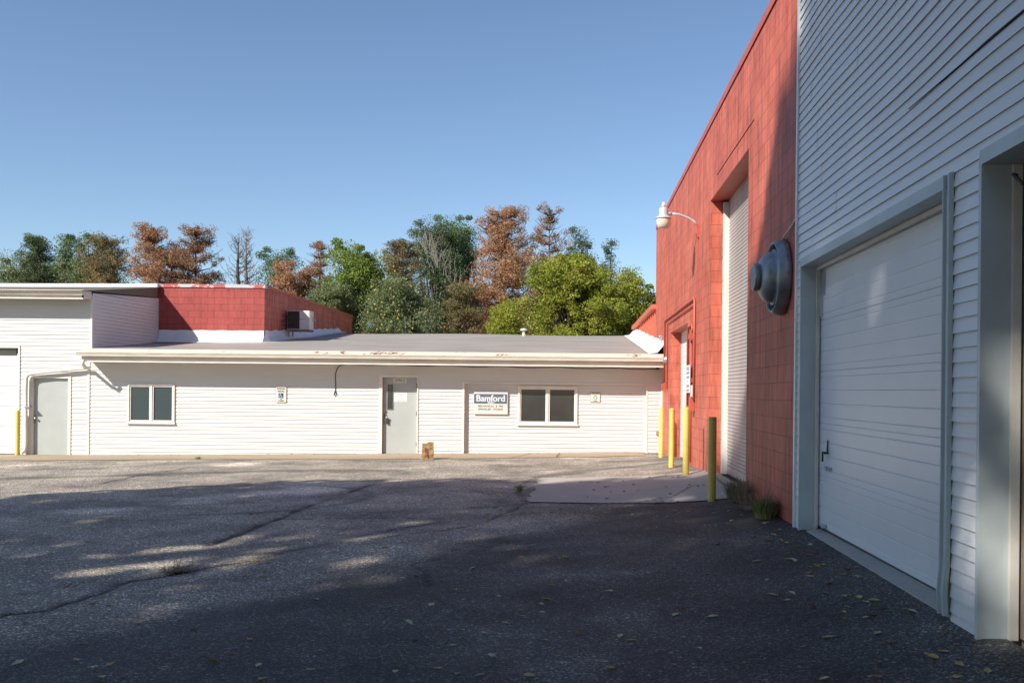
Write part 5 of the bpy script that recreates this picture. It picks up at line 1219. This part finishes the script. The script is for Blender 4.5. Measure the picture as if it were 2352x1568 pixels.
def leafmesh(kind, seed):
    r = random.Random(seed); m_ = MB()
    n = 9; prof = [0.0, 0.45, 0.72, 0.85, 0.8, 0.62, 0.4, 0.18, 0.0]
    pts = []
    curl = r.uniform(0.1, 0.35); 
    for i in range(n):
        t = i / (n - 1); w = prof[i] * 0.33 * (r.uniform(0.8, 1.2)); y = t - 0.5; z0 = 0.12 + curl * (abs(t - 0.5) ** 1.5) * r.uniform(0.6, 1.4)
        pts.append([(-w, y, z0 + w * curl * 1.4), (0, y, z0 - 0.08), (w, y, z0 + w * curl * r.uniform(0.6, 2.2))])
    vs = [p for row in pts for p in row]
    fs = []
    for i in range(n - 1):
        for k in range(2): fs.append((i * 3 + k, i * 3 + k + 1, i * 3 + k + 4, i * 3 + k + 3))
    m_.add(vs, fs); m_.tube([(0, -0.5, 0.08), (0.03, -0.75, 0.1)], 0.012, 4)
    me = bpy.data.meshes.new('leaf_' + kind); me.from_pydata(m_.v, [], m_.f); me.materials.append(M[{'yellow': 'fall_y', 'pale': 'fall_g', 'brown': 'fall_b'}[kind]]); me.update(); return me
lm = {k: [leafmesh(k, s) for s in range(4)] for k in ('yellow', 'pale', 'brown')}
lab = {'yellow': 'small yellow fallen leaf lying on the asphalt yard', 'pale': 'small pale green fallen leaf lying on the asphalt yard', 'brown': 'small curled brown fallen leaf lying on the asphalt yard'}
known = [(40, 1525, 'pale'), (235, 1558, 'pale'), (285, 1556, 'brown'), (603, 1557, 'pale'), (533, 1500, 'brown'), (1103, 1553, 'yellow'), (1130, 1508, 'pale'), (1005, 1535, 'pale'), (908, 1542, 'pale'), (593, 1527, 'pale'), (1570, 1395, 'brown'), (1550, 1411, 'pale'), (1268, 1344, 'yellow'), (1299, 1281, 'yellow'), (925, 1327, 'pale'), (955, 1323, 'brown'), (1300, 1335, 'pale'), (1400, 1357, 'pale'), (2015, 1455, 'yellow'), (2045, 1475, 'brown'), (1988, 1418, 'pale'),
         (1903, 1463, 'pale'), (2205, 1527, 'yellow'), (2200, 1555, 'yellow'), (1860, 1325, 'yellow'), (1940, 1370, 'pale'), (590, 1290, 'yellow'), (255, 1390, 'pale'), (320, 1432, 'pale'), (318, 1416, 'brown'), (555, 1353, 'yellow'), (470, 1325, 'pale'), (1085, 1305, 'pale'), (1160, 1428, 'pale'), (1425, 1462, 'pale'), (1245, 1405, 'pale'), (1090, 1398, 'brown'), (730, 1205, 'yellow'), (1810, 1270, 'yellow')]
r = random.Random(55); spots = list(known)
for k in range(75): spots.append((r.uniform(20, 2200), 1165 + 395 * r.random() ** 1.3, r.choice(['pale', 'pale', 'yellow', 'brown'])))
for k in range(60):   # drift along the right wall
    y_ = r.uniform(4.6, 12.8); x_ = XW - 0.12 - abs(r.gauss(0, 0.35)); spots.append((x_, y_, r.choice(['yellow', 'yellow', 'brown', 'pale']), 1))
for k in range(30): spots.append((r.uniform(-0.2, 1.9), r.uniform(12.2, 13.9), r.choice(['yellow', 'yellow', 'brown', 'pale']), 1))
for k in range(26): spots.append((r.uniform(-0.3, 2.1), r.uniform(16.9, 17.9), r.choice(['yellow', 'brown', 'yellow']), 1))
for k in range(16): spots.append((r.uniform(0.2, 2.2), r.uniform(13.8, 16.6), 'brown', 1))
for s in spots:
    if len(s) == 4: x_, y_ = s[0], s[1]; 
    else:
        p = onground(s[0], s[1]); x_, y_ = p[0], p[1]
    if x_ > 2.3: x_ = 2.3
    z_ = float(zg(np.array([[x_]]), np.array([[y_]]))[0, 0]); onpad = pa[0] < x_ and 13.2 < y_ < 17.6 and x_ > 0
    if onpad: z_ = float(g(x_, y_)) + 0.014
    o = bpy.data.objects.new('fallen_leaf', r.choice(lm[s[2]])); C.objects.link(o)
    sc = r.uniform(0.048, 0.09); o.scale = (sc, sc, sc * 0.7); o.location = (x_, y_, z_ + 0.002); o.rotation_euler = (r.uniform(-.25, .25), r.uniform(-.25, .25), r.uniform(0, 6.28))
    where = 'on the concrete pad by the bollards' if onpad else 'beside the right-hand wall' if x_ > 1.55 and y_ < 13.5 else 'in the sunlit strip before the office' if y_ > 16.8 else 'in the open foreground of the asphalt' if y_ < 8.5 else 'in the shaded middle of the yard'
    setp(o, lab[s[2]].replace('lying on the asphalt yard', 'lying ' + where), 'leaf', 'fallen leaves on the yard')
# crumbs of litter and grit along walls and in cracks
gm_ = MB(); r = random.Random(8)
def crumb(x, y, s, z=None):
    z = float(g(x, y)) + 0.008 if z is None else z; a = r.uniform(0, 6.28); v = [Vector((math.cos(a + k * 2.1) * s * r.uniform(.6, 1.2), math.sin(a + k * 2.1) * s * r.uniform(.5, 1.1), r.uniform(0, s * .7))) + Vector((x, y, z)) for k in range(3)]
    tp = Vector((x, y, z + s * 0.8)); gm_.add(v + [tp], [(0, 1, 3), (1, 2, 3), (2, 0, 3)])
for k in range(900):
    c_ = r.random()
    if c_ < 0.35: y_ = r.uniform(4.6, 12.9); crumb(XW - 0.05 - abs(r.gauss(0, 0.09)), y_, r.uniform(.006, .018))
    elif c_ < 0.65:
        pts, w, s_ = r.choice(cracks[:5]); i = r.randrange(len(pts) - 1); f = r.random(); crumb(pts[i][0] + (pts[i + 1][0] - pts[i][0]) * f + r.gauss(0, .04), pts[i][1] + (pts[i + 1][1] - pts[i][1]) * f + r.gauss(0, .03), r.uniform(.006, .015))
    elif c_ < 0.85: crumb(r.uniform(-12.8, 2.2), YF - 0.06 - abs(r.gauss(0, .15)), r.uniform(.012, .03), None)
    else: crumb(r.uniform(-0.8, 2.2), 13.05 + r.gauss(0, .06), r.uniform(.01, .025))
setp(gm_.build('leaf_litter', M['fall_b']), 'brown crumbs of leaf litter and grit along the walls and cracks', 'litter', kind='stuff')
